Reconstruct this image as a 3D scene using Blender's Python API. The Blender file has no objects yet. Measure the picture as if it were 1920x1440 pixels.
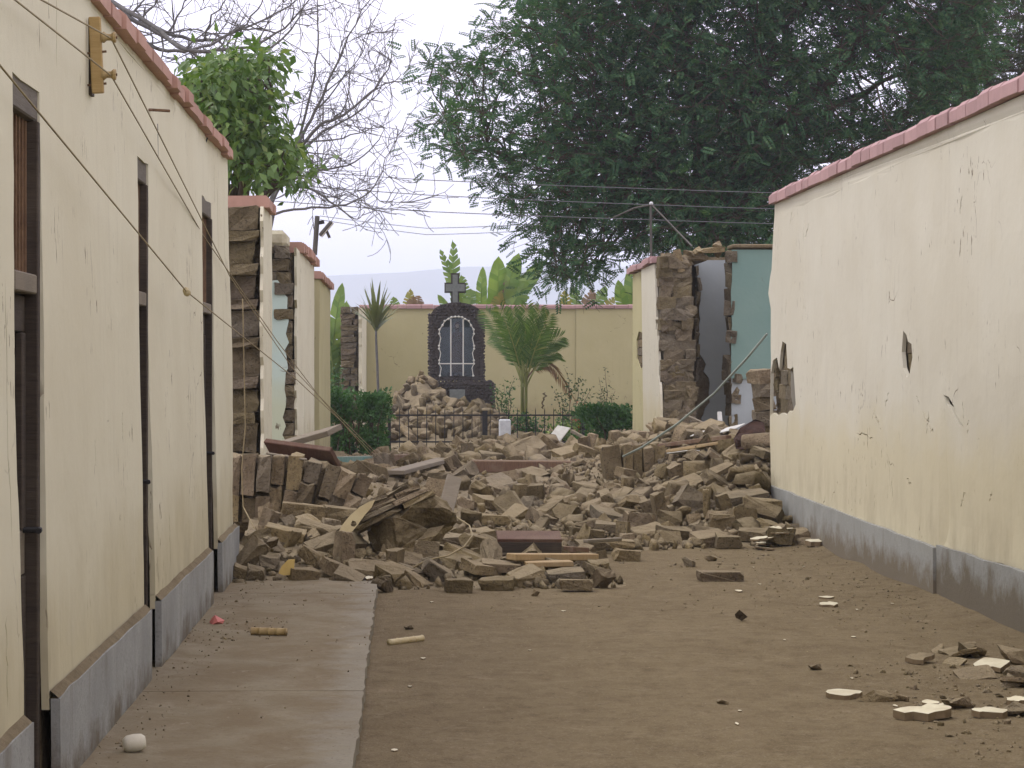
import bpy, bmesh, math, random
import numpy as np
from mathutils import Vector, Matrix, Euler, noise
from mathutils.geometry import delaunay_2d_cdt

# ---------------------------------------------------------------- camera, sky, sun, exposure
SC = bpy.context.scene
COL = SC.collection
F, CH = 4400.0, 1.6          # focal length in photo pixels, eye height
cam = bpy.data.cameras.new('camera'); camo = bpy.data.objects.new('camera', cam); COL.objects.link(camo)
camo.location = (0, 0, CH); camo.rotation_euler = (math.pi / 2, 0, 0)
cam.sensor_width = 36.0; cam.lens = F / 1920 * 36
cam.shift_x = 200 / 1920; cam.shift_y = -30 / 1920
cam.clip_start = 0.1; cam.clip_end = 20000
SC.camera = camo

SUN_EL, SUN_AZ = math.radians(58), math.radians(-75)   # azimuth from +Y towards +X: sun stands front left
wd = bpy.data.worlds.new('World'); SC.world = wd; wd.use_nodes = True
wn, wl_ = wd.node_tree.nodes, wd.node_tree.links
wn.clear()
sky = wn.new('ShaderNodeTexSky'); sky.sky_type = 'NISHITA'; sky.sun_disc = False
sky.sun_elevation = SUN_EL; sky.sun_rotation = SUN_AZ; sky.air_density = 1.0; sky.dust_density = 4.0; sky.ozone_density = 1.0
hsv = wn.new('ShaderNodeHueSaturation'); hsv.inputs['Saturation'].default_value = 0.45; hsv.inputs['Value'].default_value = 1.0
wl_.new(sky.outputs[0], hsv.inputs['Color'])
cl = wn.new('ShaderNodeMixRGB'); cl.blend_type = 'MIX'; cl.inputs[0].default_value = 0.75; cl.inputs[2].default_value = (11.6, 10.6, 12.6, 1)
wl_.new(hsv.outputs[0], cl.inputs[1])
tc = wn.new('ShaderNodeTexCoord'); cn = wn.new('ShaderNodeTexNoise'); cn.inputs['Scale'].default_value = 2.6; cn.inputs['Detail'].default_value = 5; cn.inputs['Roughness'].default_value = .55
wl_.new(tc.outputs['Generated'], cn.inputs['Vector'])
cr_n = wn.new('ShaderNodeMapRange'); cr_n.inputs[1].default_value = .38; cr_n.inputs[2].default_value = .62; wl_.new(cn.outputs['Fac'], cr_n.inputs[0])
cc_n = wn.new('ShaderNodeMixRGB'); cc_n.inputs[1].default_value = (11.2, 10.5, 12.9, 1); cc_n.inputs[2].default_value = (12.7, 11.1, 13.0, 1)
wl_.new(cr_n.outputs[0], cc_n.inputs[0]); wl_.new(cc_n.outputs[0], cl.inputs[2])
bg = wn.new('ShaderNodeBackground'); bg.inputs[1].default_value = 0.145
wl_.new(cl.outputs[0], bg.inputs[0])
wo = wn.new('ShaderNodeOutputWorld'); wl_.new(bg.outputs[0], wo.inputs[0])
sl = bpy.data.lights.new('sun', 'SUN'); sl.energy = 0.85; sl.angle = math.radians(14); sl.color = (1.0, 0.96, 0.88)
so = bpy.data.objects.new('sun', sl); COL.objects.link(so)
sd = Vector((math.sin(SUN_AZ) * math.cos(SUN_EL), math.cos(SUN_AZ) * math.cos(SUN_EL), math.sin(SUN_EL)))
so.rotation_euler = sd.to_track_quat('Z', 'Y').to_euler(); so.location = (-8, 0, 20)
SC.view_settings.view_transform = 'Standard'; SC.view_settings.look = 'None'
SC.view_settings.gamma = 1.0; SC.view_settings.exposure = 0.22; SC.view_settings.use_curve_mapping = False
SC.cycles.max_bounces = 8; SC.cycles.volume_bounces = 3

# ---------------------------------------------------------------- helpers
def P(px, py, Y):
    """photo pixel at distance Y -> world point"""
    return Vector(((px - 760) * Y / F, Y, CH - (py - 690) * Y / F))
def YL(px): return 5808.0 / (760 - px)      # distance along the left wall line (X = -1.32)
def YR(px): return 16280.0 / (px - 760)     # distance along the right wall line (X = 3.70)
def tag(o, label=None, cat=None, group=None, kind=None):
    if label: o['label'] = label
    if cat: o['category'] = cat
    if group: o['group'] = group
    if kind: o['kind'] = kind
    return o
def wloc(o):
    v = Vector((0, 0, 0))
    while o is not None:
        v = v + o.location; o = o.parent
    return v
def thing(name, label, cat, loc=(0, 0, 0), group=None, parent=None, kind=None):
    o = bpy.data.objects.new(name, None); COL.objects.link(o); o.empty_display_size = 0.1
    if parent is not None:
        o.parent = parent; o.location = Vector(loc) - wloc(parent)
    else:
        o.location = loc
    return tag(o, label, cat, group, kind)
def link_mesh(name, me, mat, parent=None, loc=(0, 0, 0)):
    o = bpy.data.objects.new(name, me); COL.objects.link(o)
    if mat is not None and not me.materials: me.materials.append(mat)
    if parent is not None: o.parent = parent
    o.location = loc
    return o
class MB:
    def __init__(s): s.v = []; s.f = []
    def add(s, vs, fs):
        b = len(s.v); s.v += [tuple(v) for v in vs]; s.f += [tuple(i + b for i in f) for f in fs]; return s
    def box(s, lo, hi):
        x0, y0, z0 = lo; x1, y1, z1 = hi
        return s.add([(x0, y0, z0), (x1, y0, z0), (x1, y1, z0), (x0, y1, z0), (x0, y0, z1), (x1, y0, z1), (x1, y1, z1), (x0, y1, z1)],
                     [(3, 2, 1, 0), (4, 5, 6, 7), (0, 1, 5, 4), (1, 2, 6, 5), (2, 3, 7, 6), (3, 0, 4, 7)])
    def bar(s, p0, p1, w, h, up=(0, 0, 1)):
        p0, p1 = Vector(p0), Vector(p1); d = (p1 - p0).normalized(); u = Vector(up)
        a = d.cross(u)
        if a.length < 1e-4: a = d.cross(Vector((1, 0, 0)))
        a.normalize(); b = a.cross(d).normalized()
        vs = []
        for p in (p0, p1):
            for sa, sb in ((-1, -1), (1, -1), (1, 1), (-1, 1)): vs.append(p + a * (sa * w / 2) + b * (sb * h / 2))
        return s.add(vs, [(0, 1, 2, 3), (7, 6, 5, 4), (0, 4, 5, 1), (1, 5, 6, 2), (2, 6, 7, 3), (3, 7, 4, 0)])
    def tube(s, pts, rad, n=6, cap=True):
        pts = [Vector(p) for p in pts]
        if not hasattr(rad, '__len__'): rad = [rad] * len(pts)
        vs = []; m = len(pts); prev = None
        for i, p in enumerate(pts):
            d = (pts[min(i + 1, m - 1)] - pts[max(i - 1, 0)])
            d = d.normalized() if d.length > 1e-9 else Vector((0, 0, 1))
            a = (prev - d * prev.dot(d)) if prev is not None else d.cross(Vector((0.3, 0.2, 0.93)))
            if a.length < 1e-4: a = d.cross(Vector((1, 0, 0)))
            a.normalize(); prev = a; b = d.cross(a)
            for k in range(n):
                t = 2 * math.pi * k / n; vs.append(p + (a * math.cos(t) + b * math.sin(t)) * rad[i])
        fs = []
        for i in range(m - 1):
            for k in range(n):
                k2 = (k + 1) % n; fs.append((i * n + k, i * n + k2, (i + 1) * n + k2, (i + 1) * n + k))
        if cap: fs.append(tuple(range(n - 1, -1, -1))); fs.append(tuple(range((m - 1) * n, m * n)))
        return s.add(vs, fs)
    def lathe(s, c, prof, n=16):
        c = Vector(c); vs = []; fs = []
        for r, z in prof:
            for k in range(n):
                t = 2 * math.pi * k / n; vs.append(c + Vector((r * math.cos(t), r * math.sin(t), z)))
        for i in range(len(prof) - 1):
            for k in range(n):
                k2 = (k + 1) % n; fs.append((i * n + k, i * n + k2, (i + 1) * n + k2, (i + 1) * n + k))
        return s.add(vs, fs)
    def build(s, name, mat, parent=None, smooth=False, local=False, bevel=0.0):
        me = bpy.data.meshes.new(name)
        V = np.array(s.v, dtype=float)
        if local: c = np.zeros(3)
        else: c = np.array([(V[:, 0].min() + V[:, 0].max()) / 2, (V[:, 1].min() + V[:, 1].max()) / 2, V[:, 2].min()])
        me.from_pydata([tuple(v) for v in (V - c)], [], s.f); me.update()
        if bevel > 0:
            bm = bmesh.new(); bm.from_mesh(me)
            bmesh.ops.bevel(bm, geom=list(bm.edges), offset=bevel, segments=1, profile=0.5, affect='EDGES', clamp_overlap=True)
            bm.to_mesh(me); bm.free()
        if smooth:
            for p in me.polygons: p.use_smooth = True
        loc = Vector(c) - (wloc(parent) if (parent is not None and not local) else Vector((0, 0, 0)))
        return link_mesh(name, me, mat, parent, loc)
def np_mesh(name, V, Fq, mat, parent=None, base=None, smooth=False):
    """numpy verts (n,3) + faces (m,k) -> object, world coordinates"""
    me = bpy.data.meshes.new(name); n = len(V); m, k = Fq.shape
    c = np.array(base if base is not None else [V[:, 0].mean(), V[:, 1].mean(), V[:, 2].min()], dtype=float)
    me.vertices.add(n); me.vertices.foreach_set('co', (V - c).astype(np.float32).ravel())
    me.loops.add(m * k); me.loops.foreach_set('vertex_index', Fq.astype(np.int32).ravel())
    me.polygons.add(m); me.polygons.foreach_set('loop_start', np.arange(0, m * k, k, dtype=np.int32))
    me.polygons.foreach_set('loop_total', np.full(m, k, dtype=np.int32))
    if smooth: me.polygons.foreach_set('use_smooth', np.ones(m, dtype=bool))
    me.update(calc_edges=True); me.validate()
    loc = Vector(c) - (wloc(parent) if parent is not None else Vector((0, 0, 0)))
    return link_mesh(name, me, mat, parent, loc)
def in_poly(pts, poly):
    x, y = pts[:, 0], pts[:, 1]; res = np.zeros(len(pts), bool); n = len(poly)
    for i in range(n):
        x0, y0 = poly[i]; x1, y1 = poly[(i + 1) % n]
        if y0 == y1: continue
        c = ((y0 > y) != (y1 > y)) & (x < (x1 - x0) * (y - y0) / (y1 - y0) + x0)
        res ^= c
    return res
def jag(p0, p1, step, amp, rng):
    """ragged line p0 -> p1 (p1 left out)"""
    p0, p1 = np.array(p0, float), np.array(p1, float); d = p1 - p0; L = np.linalg.norm(d); n = max(1, int(L / step))
    nr = np.array([-d[1], d[0]]) / max(L, 1e-9); out = []
    for i in range(n):
        t = i / n; o = 0 if i == 0 else rng.uniform(-amp, amp)
        if i: t += rng.uniform(-.3, .3) / n
        out.append(tuple(p0 + d * t + nr * o))
    return out
def sheet(name, outline, holes, to3d, thick, mat, parent, grid=0.15, seed=0, gv=None, extra=()):
    """plaster skin: 2D outline with holes, filled with a jittered grid, given real thickness. to3d(u, v, depth)"""
    rng = random.Random(seed); gv = gv or grid
    pts = [tuple(p) for p in outline]; edges = [(i, (i + 1) % len(outline)) for i in range(len(outline))]
    for h in holes:
        b = len(pts); pts += [tuple(p) for p in h]; edges += [(b + i, b + (i + 1) % len(h)) for i in range(len(h))]
    A = np.array(outline); u0, v0 = A.min(0); u1, v1 = A.max(0)
    g = [(u + rng.uniform(-.25, .25) * grid, v + rng.uniform(-.25, .25) * gv) for u in np.arange(u0 + grid / 2, u1, grid) for v in np.arange(v0 + gv / 2, v1, gv)]
    if g:
        ga = np.array(g); k = in_poly(ga, outline)
        for h in holes: k &= ~in_poly(ga, h)
        pts += [tuple(p) for p in ga[k]]
    pts += list(extra)
    vs, _, fs, *_ = delaunay_2d_cdt([Vector(p) for p in pts], edges, [], 0, 1e-5)
    VA = np.array([(v.x, v.y) for v in vs]); FA = np.array(fs); cen = VA[FA].mean(1)
    k = in_poly(cen, outline)
    for h in holes: k &= ~in_poly(cen, h)
    FA = FA[k]; n = len(VA)
    front = [to3d(u, v, 0.0) for u, v in VA]; back = [to3d(u, v, thick) for u, v in VA]
    cnt = {}
    for t in FA:
        for i in range(3):
            a, b = int(t[i]), int(t[(i + 1) % 3]); cnt[(a, b)] = 1
    faces = [tuple(int(i) for i in t) for t in FA]
    side = [(b, a, a + n, b + n) for (a, b) in cnt if (b, a) not in cnt]
    bk = [(int(t[2]) + n, int(t[1]) + n, int(t[0]) + n) for t in FA]
    mb = MB(); mb.v = [tuple(p) for p in front + back]; mb.f = faces + side + bk
    o = mb.build(name, mat, parent)
    bm = bmesh.new(); bm.from_mesh(o.data); bmesh.ops.delete(bm, geom=[v for v in bm.verts if not v.link_faces], context='VERTS')
    bmesh.ops.recalc_face_normals(bm, faces=list(bm.faces)); bm.to_mesh(o.data); bm.free()
    return o
def crack(u0, v0, u1, v1, w, rng, n=9):
    """slender ragged slit as a hole polygon"""
    p0, p1 = np.array([u0, v0]), np.array([u1, v1]); d = p1 - p0; nr = np.array([-d[1], d[0]]) / np.linalg.norm(d)
    mid = [p0 + d * (i / n) + nr * rng.uniform(-1.2, 1.2) * w for i in range(n + 1)]
    L = [tuple(mid[0])] + [tuple(m + nr * w * rng.uniform(.25, .6)) for m in mid[1:-1]] + [tuple(mid[-1])]
    R = [tuple(m - nr * w * rng.uniform(.25, .6)) for m in mid[1:-1]]
    return L + R[::-1]
def nz(x, y, z=0.0, s=1.0): return noise.noise(Vector((x * s, y * s, z * s)))

# ---------------------------------------------------------------- materials
class NT:
    def __init__(s, name):
        s.m = bpy.data.materials.new(name); s.m.use_nodes = True; s.t = s.m.node_tree; s.t.nodes.clear()
        s.out = s.t.nodes.new('ShaderNodeOutputMaterial')
    def n(s, ty, ins=None, **pr):
        nd = s.t.nodes.new(ty)
        for k, v in pr.items(): setattr(nd, k, v)
        for k, v in (ins or {}).items(): s.set(nd.inputs[k], v)
        return nd
    def set(s, sock, v):
        if isinstance(v, bpy.types.NodeSocket): s.t.links.new(v, sock)
        elif isinstance(v, (tuple, list)) and len(v) == 3 and sock.type == 'RGBA': sock.default_value = (*v, 1)
        else: sock.default_value = v
    def pos(s, scale=None, obj=False):
        p = s.n('ShaderNodeTexCoord').outputs['Object'] if obj else s.n('ShaderNodeNewGeometry').outputs['Position']
        if scale is None: return p
        return s.n('ShaderNodeMapping', {'Vector': p, 'Scale': scale}).outputs[0]
    def noise(s, vec, scale, detail=4, rough=.6, dist=0.0):
        return s.n('ShaderNodeTexNoise', {'Vector': vec, 'Scale': scale, 'Detail': detail, 'Roughness': rough, 'Distortion': dist}).outputs['Fac']
    def ramp(s, fac, a, b, lo=0.0, hi=1.0):
        return s.n('ShaderNodeMapRange', {'Value': fac, 'From Min': a, 'From Max': b, 'To Min': lo, 'To Max': hi}).outputs[0]
    def math(s, op, a, b): return s.n('ShaderNodeMath', {0: a, 1: b}, operation=op).outputs[0]
    def mix(s, fac, a, b, mode='MIX'):
        nd = s.t.nodes.new('ShaderNodeMixRGB'); nd.blend_type = mode
        s.set(nd.inputs[0], fac); s.set(nd.inputs[1], a); s.set(nd.inputs[2], b); return nd.outputs[0]
    def z(s): return s.n('ShaderNodeSeparateXYZ', {0: s.pos()}).outputs[2]
    def bump(s, h, st=.4, d=.02): return s.n('ShaderNodeBump', {'Height': h, 'Strength': st, 'Distance': d}).outputs[0]
    def island(s): return s.n('ShaderNodeNewGeometry').outputs['Random Per Island']
    def rnd(s): return s.n('ShaderNodeObjectInfo').outputs['Random']
    def done(s, col, rough=.9, nrm=None, metal=0.0, spec=.25, **kw):
        col = s.mix(1.0, col, (1.0, 1.045, .945), 'MULTIPLY')
        b = s.n('ShaderNodeBsdfPrincipled', {'Base Color': col, 'Roughness': rough, 'Metallic': metal, 'Specular IOR Level': spec})
        for k, v in kw.items(): s.set(b.inputs[k], v)
        if nrm is not None: s.t.links.new(nrm, b.inputs['Normal'])
        s.t.links.new(b.outputs[0], s.out.inputs[0]); return s.m

def m_plaster(name, base, alt, low, flecks=.70, zlow=1.2, dirt=(.16, .12, .08), fleckcol=(.13, .095, .06)):
    t = NT(name); p = t.pos()
    c = t.mix(t.ramp(t.noise(p, .9, 4), .35, .68), base, alt)
    zz = t.math('ADD', t.z(), t.ramp(t.noise(p, 1.3, 5), .25, .75, -.22, .22))
    c = t.mix(t.ramp(zz, zlow + .08, zlow - .3, 0, .9), c, low)          # older paint left on the lower wall
    c = t.mix(t.math('MULTIPLY', t.ramp(zz, .95, .42, 0, .55), t.ramp(t.noise(t.pos((3, 3, 1.4)), 1.0, 5, .65), .42, .66)), c, t.mix(.5, low, dirt))   # mud splash
    st = t.noise(t.pos((16, 16, 1.0)), 1.0, 3, .6, .3)
    c = t.mix(t.math('MULTIPLY', t.ramp(st, .55, .75, 0, .16), t.ramp(t.noise(p, .8, 3), .45, .65)), c, dirt)
    c = t.mix(t.ramp(t.noise(p, 2.4, 5, .6), .5, .75, 0, .14), c, low)
    fl = t.noise(t.pos((30, 30, 7)), 1.0, 3, .6, .5); gate = t.noise(p, 1.5, 4, .6)
    f = t.math('MULTIPLY', t.ramp(fl, flecks - .06, flecks - .035), t.ramp(gate, .54, .62))
    c = t.mix(f, c, fleckcol)
    vo = t.n('ShaderNodeTexVoronoi', {'Vector': t.n('ShaderNodeMixRGB', {0: .12, 1: p, 2: t.n('ShaderNodeTexNoise', {'Vector': p, 'Scale': 6.0}).outputs['Color']}).outputs[0], 'Scale': 2.1}, feature='DISTANCE_TO_EDGE').outputs['Distance']
    ck = t.math('MULTIPLY', t.ramp(vo, .010, .003), t.math('MULTIPLY', t.ramp(t.noise(p, 1.1, 3), .61, .67), t.ramp(t.noise(p, 11, 3), .42, .5)))
    c = t.mix(ck, c, fleckcol)                                             # hairline cracks
    h = t.math('ADD', t.math('MULTIPLY', t.noise(p, 14, 4, .6), .6), t.math('MULTIPLY', t.noise(p, 2.5, 3), 1.6))
    h = t.math('SUBTRACT', h, t.math('MULTIPLY', t.math('MAXIMUM', f, ck), .8))
    return t.done(c, .93, t.bump(h, .3, .012))
def m_concrete(name, base, dark, speck=.5, stain=(.10, .085, .065), zst=None):
    t = NT(name); p = t.pos()
    c = t.mix(t.ramp(t.noise(p, 2.2, 6, .65), .35, .7), base, dark)
    c = t.mix(t.ramp(t.noise(p, 85, 2, .5), .55, .66, 0, speck), c, dark)
    dz = t.math('ADD', t.z(), t.ramp(t.noise(p, 3.3, 5, .7), .25, .75, -.16, .16))
    if zst is not None: c = t.mix(t.ramp(dz, zst, zst - .16, 0, .95), c, stain)
    c = t.mix(t.ramp(t.noise(t.pos((5, 5, .9)), 1, 5, .7), .55, .72, 0, .5), c, stain)
    return t.done(c, .92, t.bump(t.noise(p, 40, 5, .7), .5, .008))
def m_adobe(name, a, b, c3, island=False, rnd=True, sc=1.0, rv=(.62, 1.38)):
    t = NT(name); p = t.pos()
    r = t.island() if island else t.rnd()
    c = t.mix(t.ramp(t.noise(p, 5 * sc, 6, .7), .3, .72), a, b)
    c = t.mix(t.ramp(t.noise(p, 1.7, 3), .45, .7, 0, .7), c, c3)
    if rnd:
        v = t.ramp(r, 0, 1, *rv)
        cc = t.n('ShaderNodeCombineColor', {0: v, 1: v, 2: t.math('MULTIPLY', v, t.ramp(t.math('FRACT', t.math('MULTIPLY', r, 7.3), 0.0), 0, 1, .86, 1.1))}).outputs[0]
        c = t.mix(1.0, c, cc, 'MULTIPLY')
        c = t.mix(t.ramp(t.math('FRACT', t.math('MULTIPLY', r, 3.7), 0.0), .6, 1.0, 0, .45), c, (.20, .18, .148))
    c = t.mix(t.ramp(t.noise(p, 13, 5, .75), .42, .64, 0, .55), c, t.mix(1.0, c, (.5, .48, .45), 'MULTIPLY'))
    straw = t.noise(t.pos((30, 60, 160)), 1.0, 2); c = t.mix(t.ramp(straw, .66, .74, 0, .35), c, (.33, .26, .16))
    pit = t.noise(p, 42, 3, .6); c = t.mix(t.ramp(pit, .42, .34, 0, .7), c, (.06, .045, .03))
    nrm = t.n('ShaderNodeNewGeometry').outputs['Normal']; up = t.n('ShaderNodeSeparateXYZ', {0: nrm}).outputs[2]
    dust = t.math('MULTIPLY', t.ramp(up, .35, .9), t.ramp(t.noise(p, 6, 4), .3, .6, .25, .8))
    c = t.mix(dust, c, (.33, .265, .175))       # dust on upward faces, contrast raised to paint lit tops and shaded sides
    h = t.math('ADD', t.noise(p, 22, 6, .7), t.math('MULTIPLY', t.noise(p, 90, 3, .6), .4))
    return t.done(c, .96, t.bump(h, 1.0, .035), spec=.1)
def m_wood(name, a, b, rough=.8, gs=(3, 3, 40), dust=.0):
    t = NT(name); p = t.pos(None, True)
    g = t.noise(t.pos(gs, True), 1.6, 6, .7, 1.2)
    c = t.mix(t.ramp(g, .32, .68), a, b)
    c = t.mix(t.ramp(t.noise(p, 4, 4), .45, .75, 0, dust + .15), c, (.26, .21, .15))
    if dust:
        up = t.n('ShaderNodeSeparateXYZ', {0: t.n('ShaderNodeNewGeometry').outputs['Normal']}).outputs[2]
        c = t.mix(t.ramp(up, .4, .9, 0, dust), c, (.29, .23, .16))
    return t.done(c, rough, t.bump(g, .4, .01))
def m_plain(name, a, b, rough=.7, sc=8, metal=0.0, bs=.2, rnd=0.0):
    t = NT(name); p = t.pos()
    c = t.mix(t.ramp(t.noise(p, sc, 5, .65), .35, .7), a, b)
    if rnd:
        v = t.ramp(t.rnd(), 0, 1, 1 - rnd, 1 + rnd); c = t.mix(1.0, c, t.n('ShaderNodeCombineColor', {0: v, 1: v, 2: v}).outputs[0], 'MULTIPLY')
    return t.done(c, rough, t.bump(t.noise(p, sc * 4, 5, .65), bs, .01), metal)
def m_leaf(name, a, b, c3=None, trans=.3, rough=.55, spec=.3):
    t = NT(name); r = t.island()
    c = t.mix(r, a, b)
    if c3: c = t.mix(t.ramp(t.math('FRACT', t.math('MULTIPLY', r, 13.7), 0.0), .9, .93, 0, .9), c, c3)
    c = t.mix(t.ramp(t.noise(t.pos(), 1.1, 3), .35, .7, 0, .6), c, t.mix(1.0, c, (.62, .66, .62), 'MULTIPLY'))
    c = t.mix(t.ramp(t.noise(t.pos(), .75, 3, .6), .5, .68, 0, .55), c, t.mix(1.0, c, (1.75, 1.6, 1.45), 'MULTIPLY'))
    pb = t.n('ShaderNodeBsdfPrincipled', {'Base Color': c, 'Roughness': rough, 'Specular IOR Level': spec})
    tr = t.n('ShaderNodeBsdfTranslucent', {'Color': t.mix(1.0, c, (1.25, 1.35, .7), 'MULTIPLY')})
    mx = t.n('ShaderNodeMixShader', {0: trans, 1: pb.outputs[0], 2: tr.outputs[0]})
    t.t.links.new(mx.outputs[0], t.out.inputs[0]); return t.m

CREAM = m_plaster('cream_plaster', (.61, .565, .44), (.565, .515, .39), (.50, .44, .30), .69, .9)
CREAM_R = m_plaster('pale_cream_plaster', (.575, .535, .455), (.535, .49, .405), (.535, .472, .335), .71, 1.25)
YELLOW = m_plaster('yellow_plaster', (.45, .402, .235), (.415, .37, .21), (.36, .305, .165), .74, .6)
TEAL = m_plaster('teal_paint', (.165, .252, .23), (.19, .275, .248), (.21, .26, .24), .76, .2, (.22, .26, .26))
GREYP = m_plaster('grey_plaster', (.32, .345, .36), (.36, .385, .40), (.24, .245, .24), .74, .6, (.16, .15, .14))
PALEGREEN = m_plaster('pale_green_paint', (.46, .56, .53), (.52, .58, .50), (.50, .52, .38), .66, 1.5, (.30, .26, .16))
PLINTH_L = m_concrete('grey_plinth', (.325, .322, .312), (.225, .222, .215), .9, (.125, .10, .07), zst=.19)
PLINTH_R = m_concrete('dirty_grey_plinth', (.305, .302, .29), (.235, .23, .215), .7, (.155, .125, .088), zst=.27)
PLINTH_D = m_concrete('dark_stained_plinth', (.29, .288, .28), (.20, .195, .182), .8, (.125, .102, .072), zst=.34)
ADOBE = m_adobe('adobe_brick', (.20, .15, .092), (.285, .22, .14), (.145, .108, .065))
ADOBE_ST = m_adobe('adobe_rubble', (.20, .15, .092), (.285, .22, .14), (.145, .108, .065), island=True)
MUD = m_adobe('mud_core', (.185, .14, .086), (.24, .186, .118), (.145, .108, .065), rnd=False)
ADOBE_W = m_adobe('weathered_adobe', (.165, .13, .085), (.235, .188, .128), (.125, .096, .062), rv=(.85, 1.15))
TILE_L = m_plain('terracotta_coping', (.43, .25, .20), (.36, .21, .165), .85, 9, rnd=.08)
TILE_R = m_plain('pink_coping', (.40, .245, .245), (.345, .215, .215), .85, 9, rnd=.12)
WOOD_D = m_wood('dark_door_wood', (.032, .024, .018), (.062, .046, .034))
WOOD_G = m_wood('grey_weathered_wood', (.14, .115, .085), (.20, .168, .128), dust=.2)
WOOD_L = m_wood('dark_lintel_wood', (.10, .085, .068), (.15, .13, .108))
WOOD_B = m_wood('brown_beam_wood', (.10, .055, .035), (.17, .10, .062), gs=(40, 4, 4), dust=.35)
WOOD_R = m_wood('reddish_panel_wood', (.07, .033, .022), (.10, .05, .033), gs=(30, 4, 4), dust=.10)
WOOD_Y = m_wood('yellow_plank_wood', (.30, .20, .10), (.38, .27, .145), gs=(30, 4, 4), dust=.2)
WOOD_T = m_wood('teal_painted_wood', (.09, .17, .155), (.15, .23, .20), gs=(30, 4, 4), dust=.5)
RUST = m_plain('rusty_bars', (.10, .055, .03), (.17, .10, .055), .8, 20)
IRON = m_plain('black_iron', (.022, .022, .024), (.04, .036, .034), .6, 20, .3)
GREYMETAL = m_plain('dull_metal', (.075, .07, .062), (.11, .10, .09), .6, 12, .3)
POLE = m_plain('grey_green_conduit', (.20, .23, .20), (.27, .29, .25), .6, 10)
WIRE = m_plain('old_cable', (.22, .17, .09), (.30, .235, .13), .7, 10)
DARKWIRE = m_plain('dark_wire', (.10, .10, .11), (.14, .14, .15), .6, 10)
WHITE = m_plain('white_paint', (.70, .68, .64), (.62, .60, .55), .6, 6)
CHIP = m_plain('cream_flake', (.60, .55, .42), (.44, .38, .27), .9, 9, rnd=.12)
CHIP_Y = m_plain('yellow_flake', (.52, .37, .13), (.46, .32, .11), .9, 9)
MARBLE = m_plain('white_marble', (.62, .63, .66), (.45, .46, .49), .6, 10)
PEBBLE = m_plain('white_stone', (.58, .53, .44), (.50, .46, .38), .8, 14)
DARKSTONE = m_plain('shrine_stone', (.045, .038, .036), (.085, .07, .064), .75, 25, bs=.5)
CROSSM = m_plain('grey_cross_stone', (.16, .175, .17), (.22, .23, .225), .8, 18)
BLUEGREY = m_plain('niche_paint', (.17, .205, .215), (.13, .16, .17), .8, 10)
ROBE = m_plain('statue_robe', (.10, .055, .04), (.14, .08, .055), .7, 10)
SKIN = m_plain('statue_face', (.42, .28, .2), (.38, .25, .18), .6, 10)
REDPL = m_plain('pink_scrap', (.50, .16, .14), (.42, .13, .11), .6, 12)
BAMBOO = m_plain('bamboo_cane', (.36, .26, .12), (.25, .17, .075), .6, 14)
PAPER = m_plain('white_sheet', (.55, .54, .52), (.42, .40, .37), .8, 8)
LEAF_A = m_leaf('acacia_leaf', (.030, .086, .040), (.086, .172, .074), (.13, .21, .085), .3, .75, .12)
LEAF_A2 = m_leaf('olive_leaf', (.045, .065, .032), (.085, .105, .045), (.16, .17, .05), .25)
LEAF_G = m_leaf('broad_green_leaf', (.06, .13, .022), (.14, .23, .045), (.24, .31, .085), .3, .45, .4)
LEAF_H = m_leaf('hedge_leaf', (.028, .085, .022), (.07, .16, .042), None, .25)
LEAF_P = m_leaf('palm_leaf', (.065, .135, .028), (.15, .235, .062), (.26, .28, .09), .28)
LEAF_S = m_leaf('strap_leaf', (.032, .07, .024), (.075, .115, .04), (.16, .19, .07), .12)
LEAF_B = m_leaf('banana_leaf', (.11, .20, .035), (.20, .29, .06), None, .4, .4, .4)
LEAF_Y = m_leaf('yellowing_banana_leaf', (.30, .25, .05), (.22, .25, .05), None, .4)
LEAF_D = m_leaf('dry_leaf', (.17, .11, .06), (.24, .16, .09), None, .3)
FLOWER = m_leaf('red_flower', (.45, .07, .05), (.5, .14, .10), None, .3)
BARK = m_plain('brown_bark', (.06, .043, .028), (.10, .074, .048), .9, 14, bs=.5)
BARK_G = m_plain('grey_twig_bark', (.10, .095, .095), (.165, .155, .15), .9, 14)
def m_dirt():
    t = NT('packed_dirt'); p = t.pos()
    c = t.mix(t.ramp(t.noise(p, .8, 6, .62), .35, .68), (.155, .115, .066), (.198, .15, .09))
    c = t.mix(t.ramp(t.noise(t.pos((2.2, 2.6, 1)), 1.1, 7, .7, 1.6), .42, .64, 0, .75), c, (.205, .157, .094))
    c = t.mix(t.ramp(t.noise(t.pos((2, 1.5, 1)), 2.6, 6, .75), .48, .68, 0, .6), c, (.100, .071, .038))
    c = t.mix(t.ramp(t.noise(p, 70, 3, .6), .60, .70, 0, .4), c, (.30, .245, .17))
    c = t.mix(t.ramp(t.noise(p, 24, 4, .65), .62, .72, 0, .6), c, (.085, .06, .036))
    c = t.mix(t.ramp(t.noise(t.pos((1.0, 1.3, 1)), 5.0, 6, .75, 1.2), .56, .66, 0, .5), c, (.27, .215, .145))
    c = t.mix(t.ramp(t.noise(p, 16, 5, .8), .52, .66, 0, .5), c, (.09, .065, .037))
    c = t.mix(t.ramp(t.noise(p, 90, 2, .5), .60, .66, 0, .45), c, (.30, .25, .18))
    h = t.math('ADD', t.noise(p, 9, 6, .7), t.math('MULTIPLY', t.noise(p, 50, 4, .75), 1.1))
    return t.done(c, .97, t.bump(h, .85, .02), spec=.1)
DIRT = m_dirt()
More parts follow.
